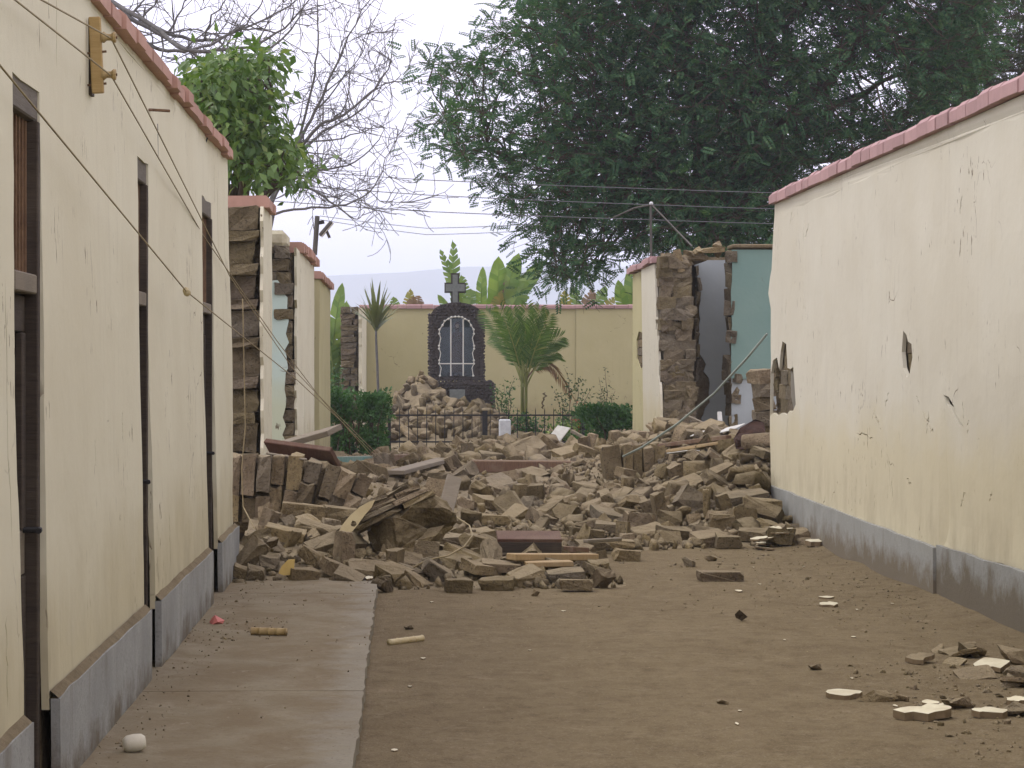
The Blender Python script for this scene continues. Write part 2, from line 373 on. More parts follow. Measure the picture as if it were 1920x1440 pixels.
def m_walk():
    t = NT('dusty_concrete'); p = t.pos()
    c = t.mix(t.ramp(t.noise(p, 3, 6, .65), .35, .7), (.235, .195, .135), (.195, .16, .106))
    c = t.mix(t.ramp(t.noise(t.pos((2.0, 1.6, 1)), 1.3, 6, .72, .5), .40, .60, 0, .9), c, (.168, .126, .076))
    xx = t.n('ShaderNodeSeparateXYZ', {0: p}).outputs[0]
    c = t.mix(t.ramp(t.math('ADD', xx, t.ramp(t.noise(p, 5, 4), .3, .7, -.12, .12)), -.42, -.22, 0, .5), c, (.27, .25, .21))
    c = t.mix(t.ramp(t.noise(t.pos((9, 6, 1)), 1.0, 5, .7, 1.0), .62, .70, 0, .55), c, (.29, .25, .19))
    c = t.mix(t.ramp(t.noise(p, 50, 3, .6), .62, .70, 0, .7), c, (.085, .062, .04))
    return t.done(c, .95, t.bump(t.noise(p, 30, 6, .7), .4, .01), spec=.15)
WALK = m_walk()
def m_hill():
    t = NT('far_hill_soil'); c = t.mix(t.ramp(t.noise(t.pos(), .01, 5), .3, .7), (.16, .13, .10), (.09, .10, .07)); return t.done(c, .95)
HILL = m_hill()
def m_glass():
    t = NT('dusty_glass')
    g = t.n('ShaderNodeBsdfGlossy', {'Color': (.8, .85, .88), 'Roughness': .12}); tr = t.n('ShaderNodeBsdfTransparent', {'Color': (.72, .78, .8)})
    df = t.n('ShaderNodeBsdfDiffuse', {'Color': (.3, .3, .28)})
    a = t.n('ShaderNodeMixShader', {0: .03, 1: tr.outputs[0], 2: g.outputs[0]}); b = t.n('ShaderNodeMixShader', {0: .03, 1: a.outputs[0], 2: df.outputs[0]})
    t.t.links.new(b.outputs[0], t.out.inputs[0]); return t.m
GLASS = m_glass()
# ================================================================ the setting
def axis(fine0, fine1, step, lo, hi, grow=1.35):
    a = list(np.arange(fine0, fine1 + 1e-6, step)); d = step
    while a[-1] < hi: d *= grow; a.append(min(a[-1] + d, hi))
    d = step; b = []; x = fine0
    while x > lo: d *= grow; x = max(x - d, lo); b.append(x)
    return np.array(b[::-1] + a)
def ground_z(x, y):
    z = .014 * nz(x, y, 0, 1.3) + .003 * nz(x, y, 4, 5) + .0015 * nz(x, y, 8, 14)
    if y < 24: z += .07 * max(0.0, (x - 3.2) / .5) ** 2 * (0.6 + .5 * nz(x, y, 2, 1.1)) if x > 3.2 and x < 3.9 else 0
    return z
def make_grid(name, xs, ys, fz, mat, kind, label=None):
    nx, ny = len(xs), len(ys)
    V = np.array([(x, y, fz(x, y)) for y in ys for x in xs])
    i = np.arange(nx - 1)[None, :] + (np.arange(ny - 1) * nx)[:, None]; i = i.ravel()
    Fq = np.stack([i, i + 1, i + nx + 1, i + nx], 1)
    o = np_mesh(name, V, Fq, mat, base=(0, 0, 0), smooth=True); return tag(o, label, kind=kind)
make_grid('ground', axis(-.4, 4.2, .05, -4000, 4000), axis(8.5, 24, .07, -60, 4200), ground_z, DIRT, 'structure', 'packed brown dirt of the courtyard floor')

def hill_z(x, y):
    t = max(0, min(1, (y - 2500) / 500)); b = max(0, min(1, (3900 - y) / 600))
    r = 122 + 7 * math.sin(x / 330 + 1.0) + 12 * nz(x, 0, 3, 1 / 420) + 5 * nz(x, y, 0, 1 / 120)
    return -2 + r * min(t, b) ** .8
make_grid('hills', np.arange(-2600, 3000, 40.0), np.arange(2480, 3920, 60.0), hill_z, HILL, 'structure', 'faint blue hills on the horizon')

# pavement of three concrete slabs along the left wall
pav = thing('pavement', 'dusty raised concrete walk along the left wall', None, (-.75, 12, 0), kind='structure')
rg = random.Random(5)
for y0, y1 in ((-2, 7.2), (7.21, 11.16), (11.175, 16.0), (16.012, 20.5)):
    e = -.2
    ol = jag((-1.34, y0), (e, y0), .4, .004, rg) + jag((e, y0), (e, y1), .12, .009, rg) + jag((e, y1), (-1.34, y1), .4, .004, rg) + [(-1.34, y1)]
    sheet('slab', ol, [], lambda u, v, d: Vector((u, v, .062 - d + .006 * nz(u, v, 1, 1.6))), .13, WALK, pav, .14, 3)

# ================================================================ brick shapes (shared meshes)
def hull_mesh(name, pts, mat, rough=0.0, freq=9.0, cuts=1):
    bm = bmesh.new()
    for p in pts: bm.verts.new(p)
    r = bmesh.ops.convex_hull(bm, input=list(bm.verts))
    bmesh.ops.delete(bm, geom=list({e for e in r['geom_interior'] + r['geom_unused'] if isinstance(e, bmesh.types.BMVert)}), context='VERTS')
    bmesh.ops.recalc_face_normals(bm, faces=list(bm.faces))
    if rough:
        bmesh.ops.subdivide_edges(bm, edges=list(bm.edges), cuts=cuts, use_grid_fill=True); bm.normal_update()
        off = Vector((random.Random(len(bm.verts) + int(pts[0].x * 1e5)).uniform(0, 90), 3, 5))
        mv = [(v, v.normal * rough * (noise.noise(v.co * freq + off) * 1.1 + .6 * noise.noise(v.co * freq * 2.6 + off) - .15)) for v in bm.verts]
        for v, q in mv: v.co += q
    me = bpy.data.meshes.new(name); bm.to_mesh(me); bm.free()
    if mat: me.materials.append(mat)
    return me
def brick_pts(L, W, H, rng, soft=.012, chop=.0):
    pts = []
    for sx in (-1, 1):
        for sy in (-1, 1):
            for sz in (-1, 1):
                c = Vector((sx * L / 2, sy * W / 2, sz * H / 2)) + Vector([rng.uniform(-1, 1) * soft for _ in range(3)])
                k = rng.uniform(.6, 1.8) * soft
                if rng.random() < chop: k = rng.uniform(.25, .5) * min(L, W) * .8
                for ax in range(3):
                    d = Vector((0, 0, 0)); d[ax] = -(sx, sy, sz)[ax] * min(k * rng.uniform(.6, 1.4), (L, W, H)[ax] * .42); pts.append(c + d)
    return pts
def lump_pts(r, rng, n=11):
    out = []
    for _ in range(n):
        v = Vector((rng.gauss(0, 1), rng.gauss(0, 1), rng.gauss(0, 1))).normalized(); out.append(Vector((v.x * r[0], v.y * r[1], v.z * r[2])) * rng.uniform(.75, 1.1))
    return out
rb = random.Random(11)
UNIT = [hull_mesh('adobe_brick', brick_pts(1, 1, 1, rb, .04, .14), ADOBE, .09, 2.2) for _ in range(9)]
UNIT_W = [hull_mesh('adobe_brick', brick_pts(1.02, 1, 1.04, rb, .04, .14), ADOBE_W, .12, 2.4) for _ in range(9)]     # to be scaled inside walls
FULL = [hull_mesh('adobe_brick', brick_pts(.40, .23, .125, rb, .014, .34), ADOBE, .017, 21) for _ in range(10)]
HALF = [hull_mesh('adobe_brick', brick_pts(rb.uniform(.17, .26), .22, .125, rb, .016, .46), ADOBE, .018, 21) for _ in range(9)]
LUMP = [hull_mesh('adobe_lump', lump_pts((.13, .11, .085), rb, 10), ADOBE, .016, 15) for _ in range(9)]
CRUMB = [hull_mesh('adobe_crumb', lump_pts((.13, .11, .085), rb, 8), ADOBE) for _ in range(8)] + [hull_mesh('adobe_crumb', brick_pts(.2, .16, .1, rb, .012, .4), ADOBE) for _ in range(4)]
FLAT = [hull_mesh('adobe_slab', brick_pts(.34, .24, .06, rb, .012, .4), ADOBE, .014, 9) for _ in range(5)]
def put(me, name, loc, rot, parent=None, scale=None, mat=None):
    o = bpy.data.objects.new(name, me); COL.objects.link(o); o.location = loc; o.rotation_euler = rot
    if scale is not None: o.scale = scale
    if parent is not None: o.parent = parent; o.location = Vector(loc) - wloc(parent)
    return o
def brick_face(parent, x0, x1, z0, z1, y, rng, ch=.135, L=.42, depth=.25, rag=.05, ztop=None, jit=.03, name='brick'):
    """courses of single adobe bricks in a broken wall end that faces the camera (-Y)"""
    z = z0; row = 0
    while z + ch * .6 < z1:
        h = ch * rng.uniform(.86, 1.1); x = x0 - (L * .5 * rng.random() if row % 2 else 0) * .0
        off = rng.uniform(-1, 1) * jit - (.05 if rng.random() < .25 else 0)
        first = True
        while x < x1 - .05:
            l = (L * rng.uniform(.45, 1.0)) if (first and row % 2) else L * rng.uniform(.85, 1.05)
            first = False
            xe = min(x + l, x1 + rng.uniform(-rag, rag))
            if xe - x > .07:
                put(rng.choice(UNIT_W), name, ((x + xe) / 2, y + depth / 2 + off + rng.uniform(-1, 1) * jit * .6, z + h / 2), (rng.gauss(0, .015), rng.gauss(0, .02), rng.gauss(0, .03)), parent,
                    ((xe - x) * .97, depth, h * .93))
            x = xe + .012
        z += h + .008; row += 1

def coping(parent, pts, w0, w1, z0, th, L, mat, rng, name='coping_tile', var=.012, axis_y=True):
    """row of separate coping pieces from y0 to y1, sides x = w0..w1"""
    y0, y1 = pts; y = y0; out = []
    while y < y1 - .03:
        l = min(L * rng.uniform(.55, 1.25), y1 - y); g = .006
        dz = rng.uniform(-1, 1) * var; dx = rng.uniform(-1, 1) * var * 1.3; t = th * rng.uniform(.9, 1.1)
        a, b = (min(w0, w1) + dx, max(w0, w1) + dx)
        pp = []
        for yy in (y + g, y + l - g):
            for xx, zz in ((a, z0 + dz), (b, z0 + dz), (a, z0 + dz + t * .72), (b, z0 + dz + t * .72), (a + .03, z0 + dz + t), (b - .03, z0 + dz + t)):
                pp.append(Vector((xx, yy, zz)) if axis_y else Vector((yy, xx, zz)))
        c = sum(pp, Vector()) / len(pp)
        me = hull_mesh(name, [q - c for q in pp], mat)
        out.append(put(me, name, c, (rng.gauss(0, .006), rng.gauss(0, .006), rng.gauss(0, .01)), parent)); y += l
    return out

# ================================================================ left building wall with three doorways
XL = lambda z: -1.285 - .017 * z
rl = random.Random(21)
left = thing('plastered_wall', 'long cream plastered wall with three narrow doorways, grey plinth and terracotta coping', 'wall', (-1.6, 10, 0))
doors = [(7.92, 8.51, 2.49, 1.90), (11.62, 12.08, 2.54, 1.95), (15.35, 16.1, 2.62, 2.0)]
YE = 17.72
ol = [(-3, .3)]
for a, b, zt, zm in doors: ol += jag((ol[-1][0], .36) if ol[-1][1] < 1 else (ol[-1][0], .36), (a, .36), .3, .004, rl)[1:] + jag((a, .36), (a, zt + .11), .12, .008, rl) + jag((a, zt + .11), (b, zt + .11), .15, .012, rl) + jag((b, zt + .11), (b, .36), .12, .007, rl) + [(b, .36)]
ol += jag((doors[-1][1], .36), (YE, .40), .25, .006, rl)[1:] + jag((YE, .40), (YE + .02, 1.4), .09, .022, rl) + jag((YE + .02, 1.4), (YE - .03, 3.17), .1, .02, rl) + [(YE - .03, 3.17), (-3, 3.17)]
holes = []
for u, v0, v1, w in ((17.3, 2.35, 2.75, .014), (16.75, 2.3, 2.9, .016), (16.5, 2.75, 3.05, .012), (15.2, 1.0, 1.7, .016), (15.0, .75, 1.2, .012), (17.55, .85, 1.25, .02), (17.4, .9, 1.2, .012), (7.75, 1.0, 1.9, .014),
                     (7.6, .5, .8, .012), (9.0, 2.75, 3.1, .012), (14.9, 2.4, 2.75, .01), (14.6, 2.2, 2.5, .008), (10.9, 1.25, 1.4, .008), (9.9, 1.18, 1.3, .007), (12.9, .5, .8, .012), (16.95, 1.5, 2.2, .014)):
    holes.append(crack(u, v0, u + rl.uniform(-.03, .03), v1, w, rl))
sheet('plaster', ol, holes, lambda u, v, d: Vector((XL(v) - d + .012 * nz(u, v, 0, .9) + .004 * nz(u, v, 5, 3), u, v)), .028, CREAM, left, .16, 4)
segs = [(-3, doors[0][0])] + [(doors[i][1], doors[i + 1][0]) for i in range(2)] + [(doors[2][1], YE)]
for i, (a, b) in enumerate(segs):      # adobe core piers behind the plaster
    m = MB(); m.add([(XL(0) - .036, a + .004, 0), (XL(0) - .036, b - .004, 0), (-1.85, b - .004, 0), (-1.85, a + .004, 0), (XL(3.16) - .05, a + .004, 3.16), (XL(3.16) - .05, b - .004, 3.16), (-1.85, b - .004, 3.16), (-1.85, a + .004, 3.16)],
                    [(0, 1, 2, 3), (7, 6, 5, 4), (0, 4, 5, 1), (1, 5, 6, 2), (2, 6, 7, 3), (3, 7, 4, 0)]).build('wall_core', MUD, left)
    a2 = a + (.0 if i else 0); b2 = b + (.035 if i == 3 else 0.0)
    po = jag((a2, .0), (b2, .0), .3, .0, rl) + jag((b2, .0), (b2, .37), .1, .008, rl) + jag((b2, .375), (a2, .375), .3, .004, rl) + jag((a2, .37), (a2, 0), .1, .006, rl)
    sheet('plinth', po, [], lambda u, v, d: Vector((-1.252 - d + .006 * nz(u, v, 2, 2) - .006 * v, u, v + .03)), .034, PLINTH_L, left, .12, 6 + i)
for a, b in segs:      # dusty mortar ledge on top of the plinth
    q0, q1 = max(a, -3) + .004, b - .004; n_ = max(2, int((q1 - q0) / .12)); vs = []
    for i in range(n_ + 1):
        y = q0 + (q1 - q0) * i / n_; w_ = .004 * nz(0, y, 3, 4); vs += [(-1.257 + w_, y, .403), (-1.288, y, .43 + w_ * 2), (-1.30, y, .40)]
    MB().add(vs, [t_ for i in range(n_) for t_ in ((3 * i, 3 * i + 3, 3 * i + 4, 3 * i + 1), (3 * i + 1, 3 * i + 4, 3 * i + 5, 3 * i + 2), (3 * i + 2, 3 * i + 5, 3 * i + 3, 3 * i))]).build('mortar_ledge', MUD, left)
for a, b, zt, zm in doors:
    m = MB(); m.box((-1.86, a + .01, zt + .118), (XL(3) - .052, b - .01, 3.15)); m.build('wall_core', MUD, left)
    m = MB(); m.box((-1.80, a - .0, zt + .002), (XL(2.5) - .006, b, zt + .115)); m.build('lintel', WOOD_L, left, bevel=.006)
    d = thing('door', None, None, (-1.45, (a + b) / 2, .06), parent=left)
    fx = XL(1.2) - .012        # frame face, just inside the reveal
    for nm, lo, hi in (('frame_post', (fx - .16, a + .006, .06), (fx - .02, a + .055, zt)), ('frame_post', (fx - .16, b - .062, .06), (fx - .006, b - .006, zt))):
        MB().box(lo, hi).build(nm, WOOD_D, d, bevel=.004)
    MB().box((fx - .15, a + .058, zm - .035), (fx - .008, b - .064, zm + .035)).build('transom_bar', WOOD_G, d, bevel=.005)
    for k in range(7):
        y = a + .085 + (b - a - .17) * k / 6
        MB().tube([(fx - .05, y, zm + .036), (fx - .05, y, zt - .002)], .008, 6).build('grille_bar', RUST, d)
    for z in (zm + .2, zm + .42):
        MB().box((fx - .064, a + .056, z), (fx - .058, b - .063, z + .02)).build('grille_strap', RUST, d)
    MB().box((fx - .115, a + .058, .07), (fx - .075, b - .065, zm - .037)).build('leaf_panel', WOOD_D, d)
    for z0, z1 in ((.075, .28), (.86, 1.02), (zm - .17, zm - .04)):
        MB().box((fx - .074, a + .06, z0), (fx - .052, b - .067, z1)).build('rail', WOOD_G if z0 > .5 and z0 < 1.5 else WOOD_D, d, bevel=.004)
    for y in (a + .06, b - .155):
        MB().box((fx - .0735, y, .285), (fx - .047, y + .085, .855)).build('stile', WOOD_D, d, bevel=.004)
        MB().box((fx - .0735, y, 1.024), (fx - .047, y + .085, zm - .174)).build('stile', WOOD_D, d, bevel=.004)
    MB().tube([(fx - .05, b - .11, 1.02), (fx + .01, b - .11, 1.02), (fx + .012, b - .16, 1.02)], .012, 6).build('door_handle', IRON, d)
coping(left, (-2, YE + .05), -1.29, -1.88, 3.165, .09, .40, TILE_L, rl)

# ================================================================ right wall
right = thing('plastered_wall', 'tall pale cream plastered wall with pink coping and broken plaster patches right of the yard', 'wall', (3.95, 16, 0))
rr = random.Random(31)
def R2(px, py):
    Y = YR(px); return (Y, CH - (py - 690) * Y / F)
YRE, YST = 23.62, 16.2
hole_a = [R2(*q) for q in ((1443, 700), (1450, 676), (1457, 670), (1461, 692), (1464, 660), (1468, 640), (1475, 645), (1478, 690), (1484, 692), (1489, 688), (1492, 720), (1495, 758), (1488, 775), (1483, 770), (1477, 778), (1468, 774), (1458, 780), (1452, 774), (1443, 779))]
hole_b = [R2(*q) for q in ((1697, 620), (1703, 628), (1706, 640), (1713, 645), (1715, 670), (1710, 700), (1704, 708), (1697, 690), (1694, 660))]
hole_c = [R2(*q) for q in ((1771, 740), (1780, 744), (1788, 760), (1793, 778), (1803, 796), (1806, 800), (1797, 797), (1790, 782), (1783, 766), (1775, 757))]
cr = [crack(*R2(1478, 782), *R2(1479, 868), .014, rr), crack(*R2(1735, 770), *R2(1755, 815), .018, rr), crack(*R2(1515, 420), *R2(1508, 445), .012, rr), crack(*R2(1800, 365), *R2(1796, 402), .012, rr),
      crack(*R2(1640, 768), *R2(1655, 805), .014, rr), crack(*R2(1475, 560), *R2(1473, 590), .012, rr), crack(*R2(1460, 420), *R2(1458, 470), .01, rr), crack(*R2(1484, 395), *R2(1480, 420), .01, rr), crack(*R2(1670, 735), *R2(1662, 760), .012, rr),
      crack(*R2(1745, 780), *R2(1741, 815), .012, rr), crack(*R2(1610, 810), *R2(1640, 822), .012, rr), crack(*R2(1722, 740), *R2(1727, 760), .01, rr)]
for k_ in range(7):
    px_ = rr.uniform(1600, 1900); py_ = rr.uniform(700, 930); cr.append(crack(*R2(px_, py_), *R2(px_ + rr.uniform(-14, 14), py_ + rr.uniform(12, 40)), rr.uniform(.008, .016), rr))
for k_ in range(5):
    px_ = rr.uniform(1455, 1560); py_ = rr.uniform(400, 640); cr.append(crack(*R2(px_, py_), *R2(px_ + rr.uniform(-4, 4), py_ + rr.uniform(14, 45)), rr.uniform(.008, .014), rr))
XRf = lambda z: 3.672 + .012 * z
ol = jag((-3, .40), (YST - .01, .37), .2, .01, rr) + jag((YST, .30), (YRE - .02, .38), .2, .012, rr) + jag((YRE - .02, .38), (YRE + .1, 1.0), .1, .012, rr) + [(YRE + .10, 1.10), (YRE + .10, 1.58)] + jag((YRE + .1, 1.7), (YRE + .14, 2.2), .12, .02, rr) + [(YRE + .16, 2.2), (YRE + .32, 2.36), (YRE + .2, 2.52)] + jag((YRE + .1, 2.6), (YRE - .08, 3.22), .1, .02, rr) + [(YRE - .08, 3.24), (-3, 3.24)]
hole_a[0] = (YRE + .085, hole_a[0][1]); hole_a[-1] = (YRE + .085, hole_a[-1][1])
def stp(u, v):       # the far part stands proud near the ground
    k = max(0, min(1, (1.5 - v) / .9)); return .04 * k * max(0, min(1, (YST - u) / .12))
extra = [(YST - e, v) for v in np.arange(.5, 1.7, .05) for e in (-.002, .06, .122)]
sheet('plaster', ol, [hole_a, hole_b, hole_c] + cr, lambda u, v, d: Vector((XRf(v) + d + stp(u, v) + .014 * nz(u, v, 0, .8) + .004 * nz(u, v, 5, 3), u, v)), .03, CREAM_R, right, .17, 5, extra=extra)
po = jag((YST, 0), (YRE, 0), .5, 0, rr) + jag((YRE, 0), (YRE, .43), .1, .008, rr) + jag((YRE, .43), (YST, .36), .4, .006, rr) + [(YST, .36)]
sheet('plinth', po, [], lambda u, v, d: Vector((3.642 + d + .008 * nz(u, v, 2, 2), u, v)), .032, PLINTH_R, right, .14, 7)
po = jag((-3, 0), (YST - .003, 0), .5, 0, rr) + [(YST - .003, 0)] + jag((YST - .003, .38), (-3, .42), .4, .006, rr) + [(-3, .42)]
sheet('plinth', po, [], lambda u, v, d: Vector((3.664 + d + .008 * nz(u, v, 2, 2), u, v)), .032, PLINTH_D, right, .14, 8)
MB().box((3.775, -3, 0), (4.25, YRE - .03, 3.22)).build('wall_core', MUD, right)
rng = random.Random(4)      # bricks that show in the broken patches, laid in the wall's plane
def patch_bricks(poly, ch=.14, L=.38, x=3.752, th=.05):
    A = np.array(poly); u0, v0 = A.min(0); u1, v1 = A.max(0); z = v0 - .1; row = 0
    while z < v1:
        u = u0 - .2 - (L / 2 if row % 2 else 0)
        while u < u1 + .05:
            c = (min(u + L / 2, 99), z + ch / 2)
            if u + L < YRE + .02 and u0 - L * .5 < c[0] < u1 + L * .5 and v0 - .07 < c[1] < v1 + .07:
                put(rng.choice(UNIT_W), 'brick', (x + rng.uniform(-.008, .008) + stp(*c), c[0], c[1]), (0, 0, 0), right, (th * .8, L * .97, ch * .95))
            u += L
        z += ch; row += 1
for h in (hole_a, hole_b, hole_c): patch_bricks(h)
for k_ in range(9): put(rng.choice(UNIT_W), 'brick', (3.97 + rng.uniform(-.01, .01), YRE + .0 + rng.uniform(-.015, .01), .86 + .145 * k_), (0, rng.gauss(0, .02), rng.gauss(0, .02)), right, (.46, .17, .14))      # broken wall end
UNDER = m_concrete('grey_mud_undercoat', (.22, .20, .165), (.15, .132, .105), .4)
# mud keys still hanging in the big patch: ragged remains of the grey undercoat
for q in (((1480, 696), (1488, 694), (1492, 752), (1486, 770), (1481, 742)),):
    pp = [R2(*k) for k in q]; out = []
    for i in range(len(pp)): out += jag(pp[i], pp[(i + 1) % len(pp)], .05, .018, rng)
    sheet('undercoat', out, [], lambda u, v, d: Vector((3.712 + d, u, v)), .012, UNDER, right, .2, 2)
coping(right, (-2, YRE - .02), 3.655, 4.3, 3.245, .115, .36, TILE_R, rr, var=.004)

# ================================================================ broken wall stubs on the left, beyond the collapse
def stub_front(parent, side, x, ya, yb, z0, z1, mat, seed, rag=(.02, .02), holes=(), th=.03, taper=0.0):
    """corridor-side plaster of a stub; side=+1 faces +X (left row), -1 faces -X (right row)"""
    r = random.Random(seed)
    ol = [(ya, z0), (yb, z0)] + jag((yb, z0), (yb, z1), .12, rag[1], r)[1:] + [(yb, z1), (ya - taper, z1)] + jag((ya - taper, z1), (ya, z0), .12, rag[0], r)[1:]
    return sheet('plaster', ol, list(holes), lambda u, v, d: Vector((x - side * d + .008 * nz(u, v, seed, 1.1), u, v)), th, mat, parent, .25, seed)
rs = random.Random(41)
s1 = thing('broken_wall', 'narrow broken cream wall stub with exposed adobe courses beside the long left wall', 'wall', (-1.6, 22.6, 0))
MB().box((-2.05, 21.72, 0), (-1.345, 22.85, 3.06)).build('wall_core', MUD, s1)
z = .1; k = 0
while z < 2.98:       # courses seen end on: thick pale slabs between dark eroded joints
    dark = k % 2; h = rs.uniform(.07, .10) if not dark else rs.uniform(.14, .26)
    off = rs.uniform(-.03, .03) + (.06 if dark else -.02)
    x1 = -1.33 - rs.uniform(0, .05)
    xs_ = [-2.0, -1.7 + rs.uniform(-.1, .1), x1]
    for a, b in zip(xs_[:-1], xs_[1:]):
        put(rs.choice(UNIT_W), 'brick', ((a + b) / 2, 21.62 + off + rs.uniform(-.02, .02), z + h / 2), (rs.gauss(0, .02), rs.gauss(0, .015), rs.gauss(0, .04)), s1, ((b - a) * .98, .3, h * 1.0))
    z += h + .012; k += 1
hl = [crack(22.2, .7, 22.25, 1.5, .05, rs), crack(22.6, .3, 22.65, .7, .05, rs), crack(22.5, 1.0, 22.55, 1.3, .04, rs), crack(22.2, 2.4, 22.25, 2.8, .03, rs), crack(22.6, 1.9, 22.6, 2.3, .03, rs)]
stub_front(s1, 1, -1.30, 21.5, 22.9, 0, 3.08, CREAM, 8, (.07, .05), hl)
coping(s1, (21.55, 22.6), -1.25, -1.75, 3.07, .12, .55, TILE_L, rs)
MB().box((-2.1, 21.75, 3.062), (-1.77, 23.0, 3.14)).build('mud_cap', MUD, s1, bevel=.03)

s2 = thing('broken_wall', 'broken wall stub with pale green painted inner face and a white coping block on top', 'wall', (-1.8, 31, 0))
MB().box((-3.2, 28.56, 0), (-1.37, 34, 3.0)).build('wall_core', MUD, s2)
brick_face(s2, -2.3, -1.36, 2.60, 3.05, 28.3, rs, .15, .36)
brick_face(s2, -1.58, -1.345, .0, 2.6, 28.32, rs, .15, .4, .24, .03)
brick_face(s2, -2.3, -1.60, 1.9, 2.62, 28.36, rs, .15, .4, .2, .03)
g = jag((-2.4, .3), (-1.47, .3), .2, .01, rs) + jag((-1.47, .3), (-1.42, 2.45), .1, .03, rs) + jag((-1.42, 2.45), (-1.54, 2.66), .06, .02, rs) + jag((-1.54, 2.66), (-2.4, 2.7), .12, .02, rs) + [(-2.4, 2.7)]
sheet('inner_plaster', g, [], lambda u, v, d: Vector((u, 28.27 + d + .008 * nz(u, v, 3, 2), v)), .03, PALEGREEN, s2, .2, 9)
hl = [crack(30.5, .6, 30.55, 1.6, .06, rs), crack(29.2, 2.2, 29.3, 2.9, .05, rs), crack(32, 2.0, 32.1, 2.5, .05, rs), crack(31.5, .4, 31.6, .9, .06, rs), crack(29.6, .2, 29.7, .6, .06, rs), crack(33, 1.2, 33, 1.8, .05, rs)]
stub_front(s2, 1, -1.315, 28.45, 34.0, 0, 3.06, CREAM, 10, (.12, .03), hl)
MB().box((-2.15, 28.4, 3.07), (-1.44, 29.3, 3.27)).build('coping_block', CHIP, s2, bevel=.05)
coping(s2, (29.32, 33.9), -1.25, -1.75, 3.06, .13, .5, TILE_L, rs, var=.02)

s3 = thing('wall_pier', 'lower cream wall pier with red coping at the end of the left row', 'wall', (-1.6, 36.5, 0))
MB().box((-2.0, 34.4, 0), (-1.30, 39.4, 2.9)).build('wall_core', MUD, s3)
stub_front(s3, 1, -1.26, 34.42, 39.45, 0, 2.9, YELLOW, 12, (.01, .01), [crack(36, 2.0, 36.3, 2.7, .05, rs), crack(37, 1.2, 37, 1.7, .04, rs)])
sheet('plaster', [(-2, 0), (-1.262, 0), (-1.262, 2.9), (-2, 2.9)], [], lambda u, v, d: Vector((u, 34.36 + d, v)), .03, YELLOW, s3, .3, 2)
coping(s3, (34.32, 39.4), -1.20, -2.0, 2.905, .12, .45, TILE_L, rs, var=.012)

# ================================================================ broken stub and rooms on the right, beyond the collapse
t1 = thing('broken_wall', 'cream wall end with thick brown adobe cross-section and pink coping right of the yard', 'wall', (4.0, 36, 0))
rq = random.Random(52)
MB().box((3.745, 34.25, 0), (4.18, 38.2, 3.16)).build('wall_core', MUD, t1)
z = .05
while z < 3.12:     # leaning, weathered adobe courses
    h = rq.uniform(.12, .17); lean = .10 * (1 - z / 3.2)
    x0, x1 = 3.66 + lean + rq.uniform(-.02, .02), 4.13 + lean * .9 + rq.uniform(-.05, .03)
    cut = x0 + (x1 - x0) * rq.uniform(.3, .7)
    for a, b in ((x0, cut), (cut, x1)):
        put(rq.choice(UNIT_W), 'brick', ((a + b) / 2, 34.1 + rq.uniform(-.03, .03), z + h / 2), (rq.gauss(0, .02), rq.gauss(0, .012), rq.gauss(0, .03)), t1, ((b - a) * 1.03, .34, h * 1.06))
    z += h + .003
# near white skin with a leaning broken edge, then a yellower strip beyond a crack
ol = [(33.6, 0.0), (36.35, 0.0), (36.35, 3.13), (34.45, 3.13)] + jag((34.45, 3.13), (33.6, .0), .15, .05, rq)[1:]
sheet('plaster', ol, [crack(34.5, .6, 34.6, 1.0, .05, rq), crack(35.2, .3, 35.3, .7, .05, rq), crack(34.2, .4, 34.25, .9, .06, rq)], lambda u, v, d: Vector((3.655 + .10 * (1 - v / 3.1) * .4 + d, u, v)), .035, CREAM_R, t1, .3, 13)
ol = [(36.42, 0), (38.2, 0), (38.2, 3.12), (36.42, 3.12)]
bh = [(36.55, 1.62), (36.9, 1.58), (37.5, 1.75), (37.55, 2.05), (37.2, 2.18), (36.55, 2.15)]
sheet('plaster', ol, [bh, crack(36.9, 1.2, 37.4, 1.45, .03, rq)], lambda u, v, d: Vector((3.70 + d, u, v)), .035, YELLOW, t1, .3, 14)
for k in range(5):
    put(rq.choice(UNIT), 'brick', (3.75, 37.0, 1.60 + .13 * k), (0, 0, rq.gauss(0, .01)), t1, (.07, 1.2, .12))
for k in range(9):      # eroded mud washed down over the courses
    zc = rq.uniform(.3, 2.6); w, h = rq.uniform(.22, .4), rq.uniform(.2, .5)
    me = hull_mesh('mud_smear', lump_pts((w / 2, .07, h / 2), rq, 14), ADOBE_W, .03, 7, 2); put(me, 'mud_smear', (3.78 + rq.uniform(0, .36), 33.95, zc), (0, rq.gauss(0, .1), 0), t1)
MB().box((4.05, 34.35, 3.17), (4.44, 38.7, 3.26)).build('mud_cap', MUD, t1, bevel=.03)  # slab added over the gap to keep sky light out of it
coping(t1, (34.35, 38.3), 3.60, 4.05, 3.14, .10, .5, TILE_R, rq, var=.012)
for px, py, me, sc, ro in ((1270, 487, FLAT[0], 1.2, (.1, .3, .4)), (1290, 478, LUMP[1], 1.2, (0, 0, 1)), (1310, 474, LUMP[2], 1.0, (1, 0, 1)), (1330, 470, FLAT[2], 1.2, (0, -.1, .2)), (1250, 482, LUMP[3], .9, (0, 0, 2)), (1345, 468, LUMP[4], 1.1, (0, 1, 2))):
    put(me, 'loose_cap_brick', P(px, py, 34.4), ro, t1, (sc, sc, sc))
put(FULL[2], 'hanging_brick', P(1273, 490, 34.0), (.1, 1.35, .15), t1, (.8, .8, .8))

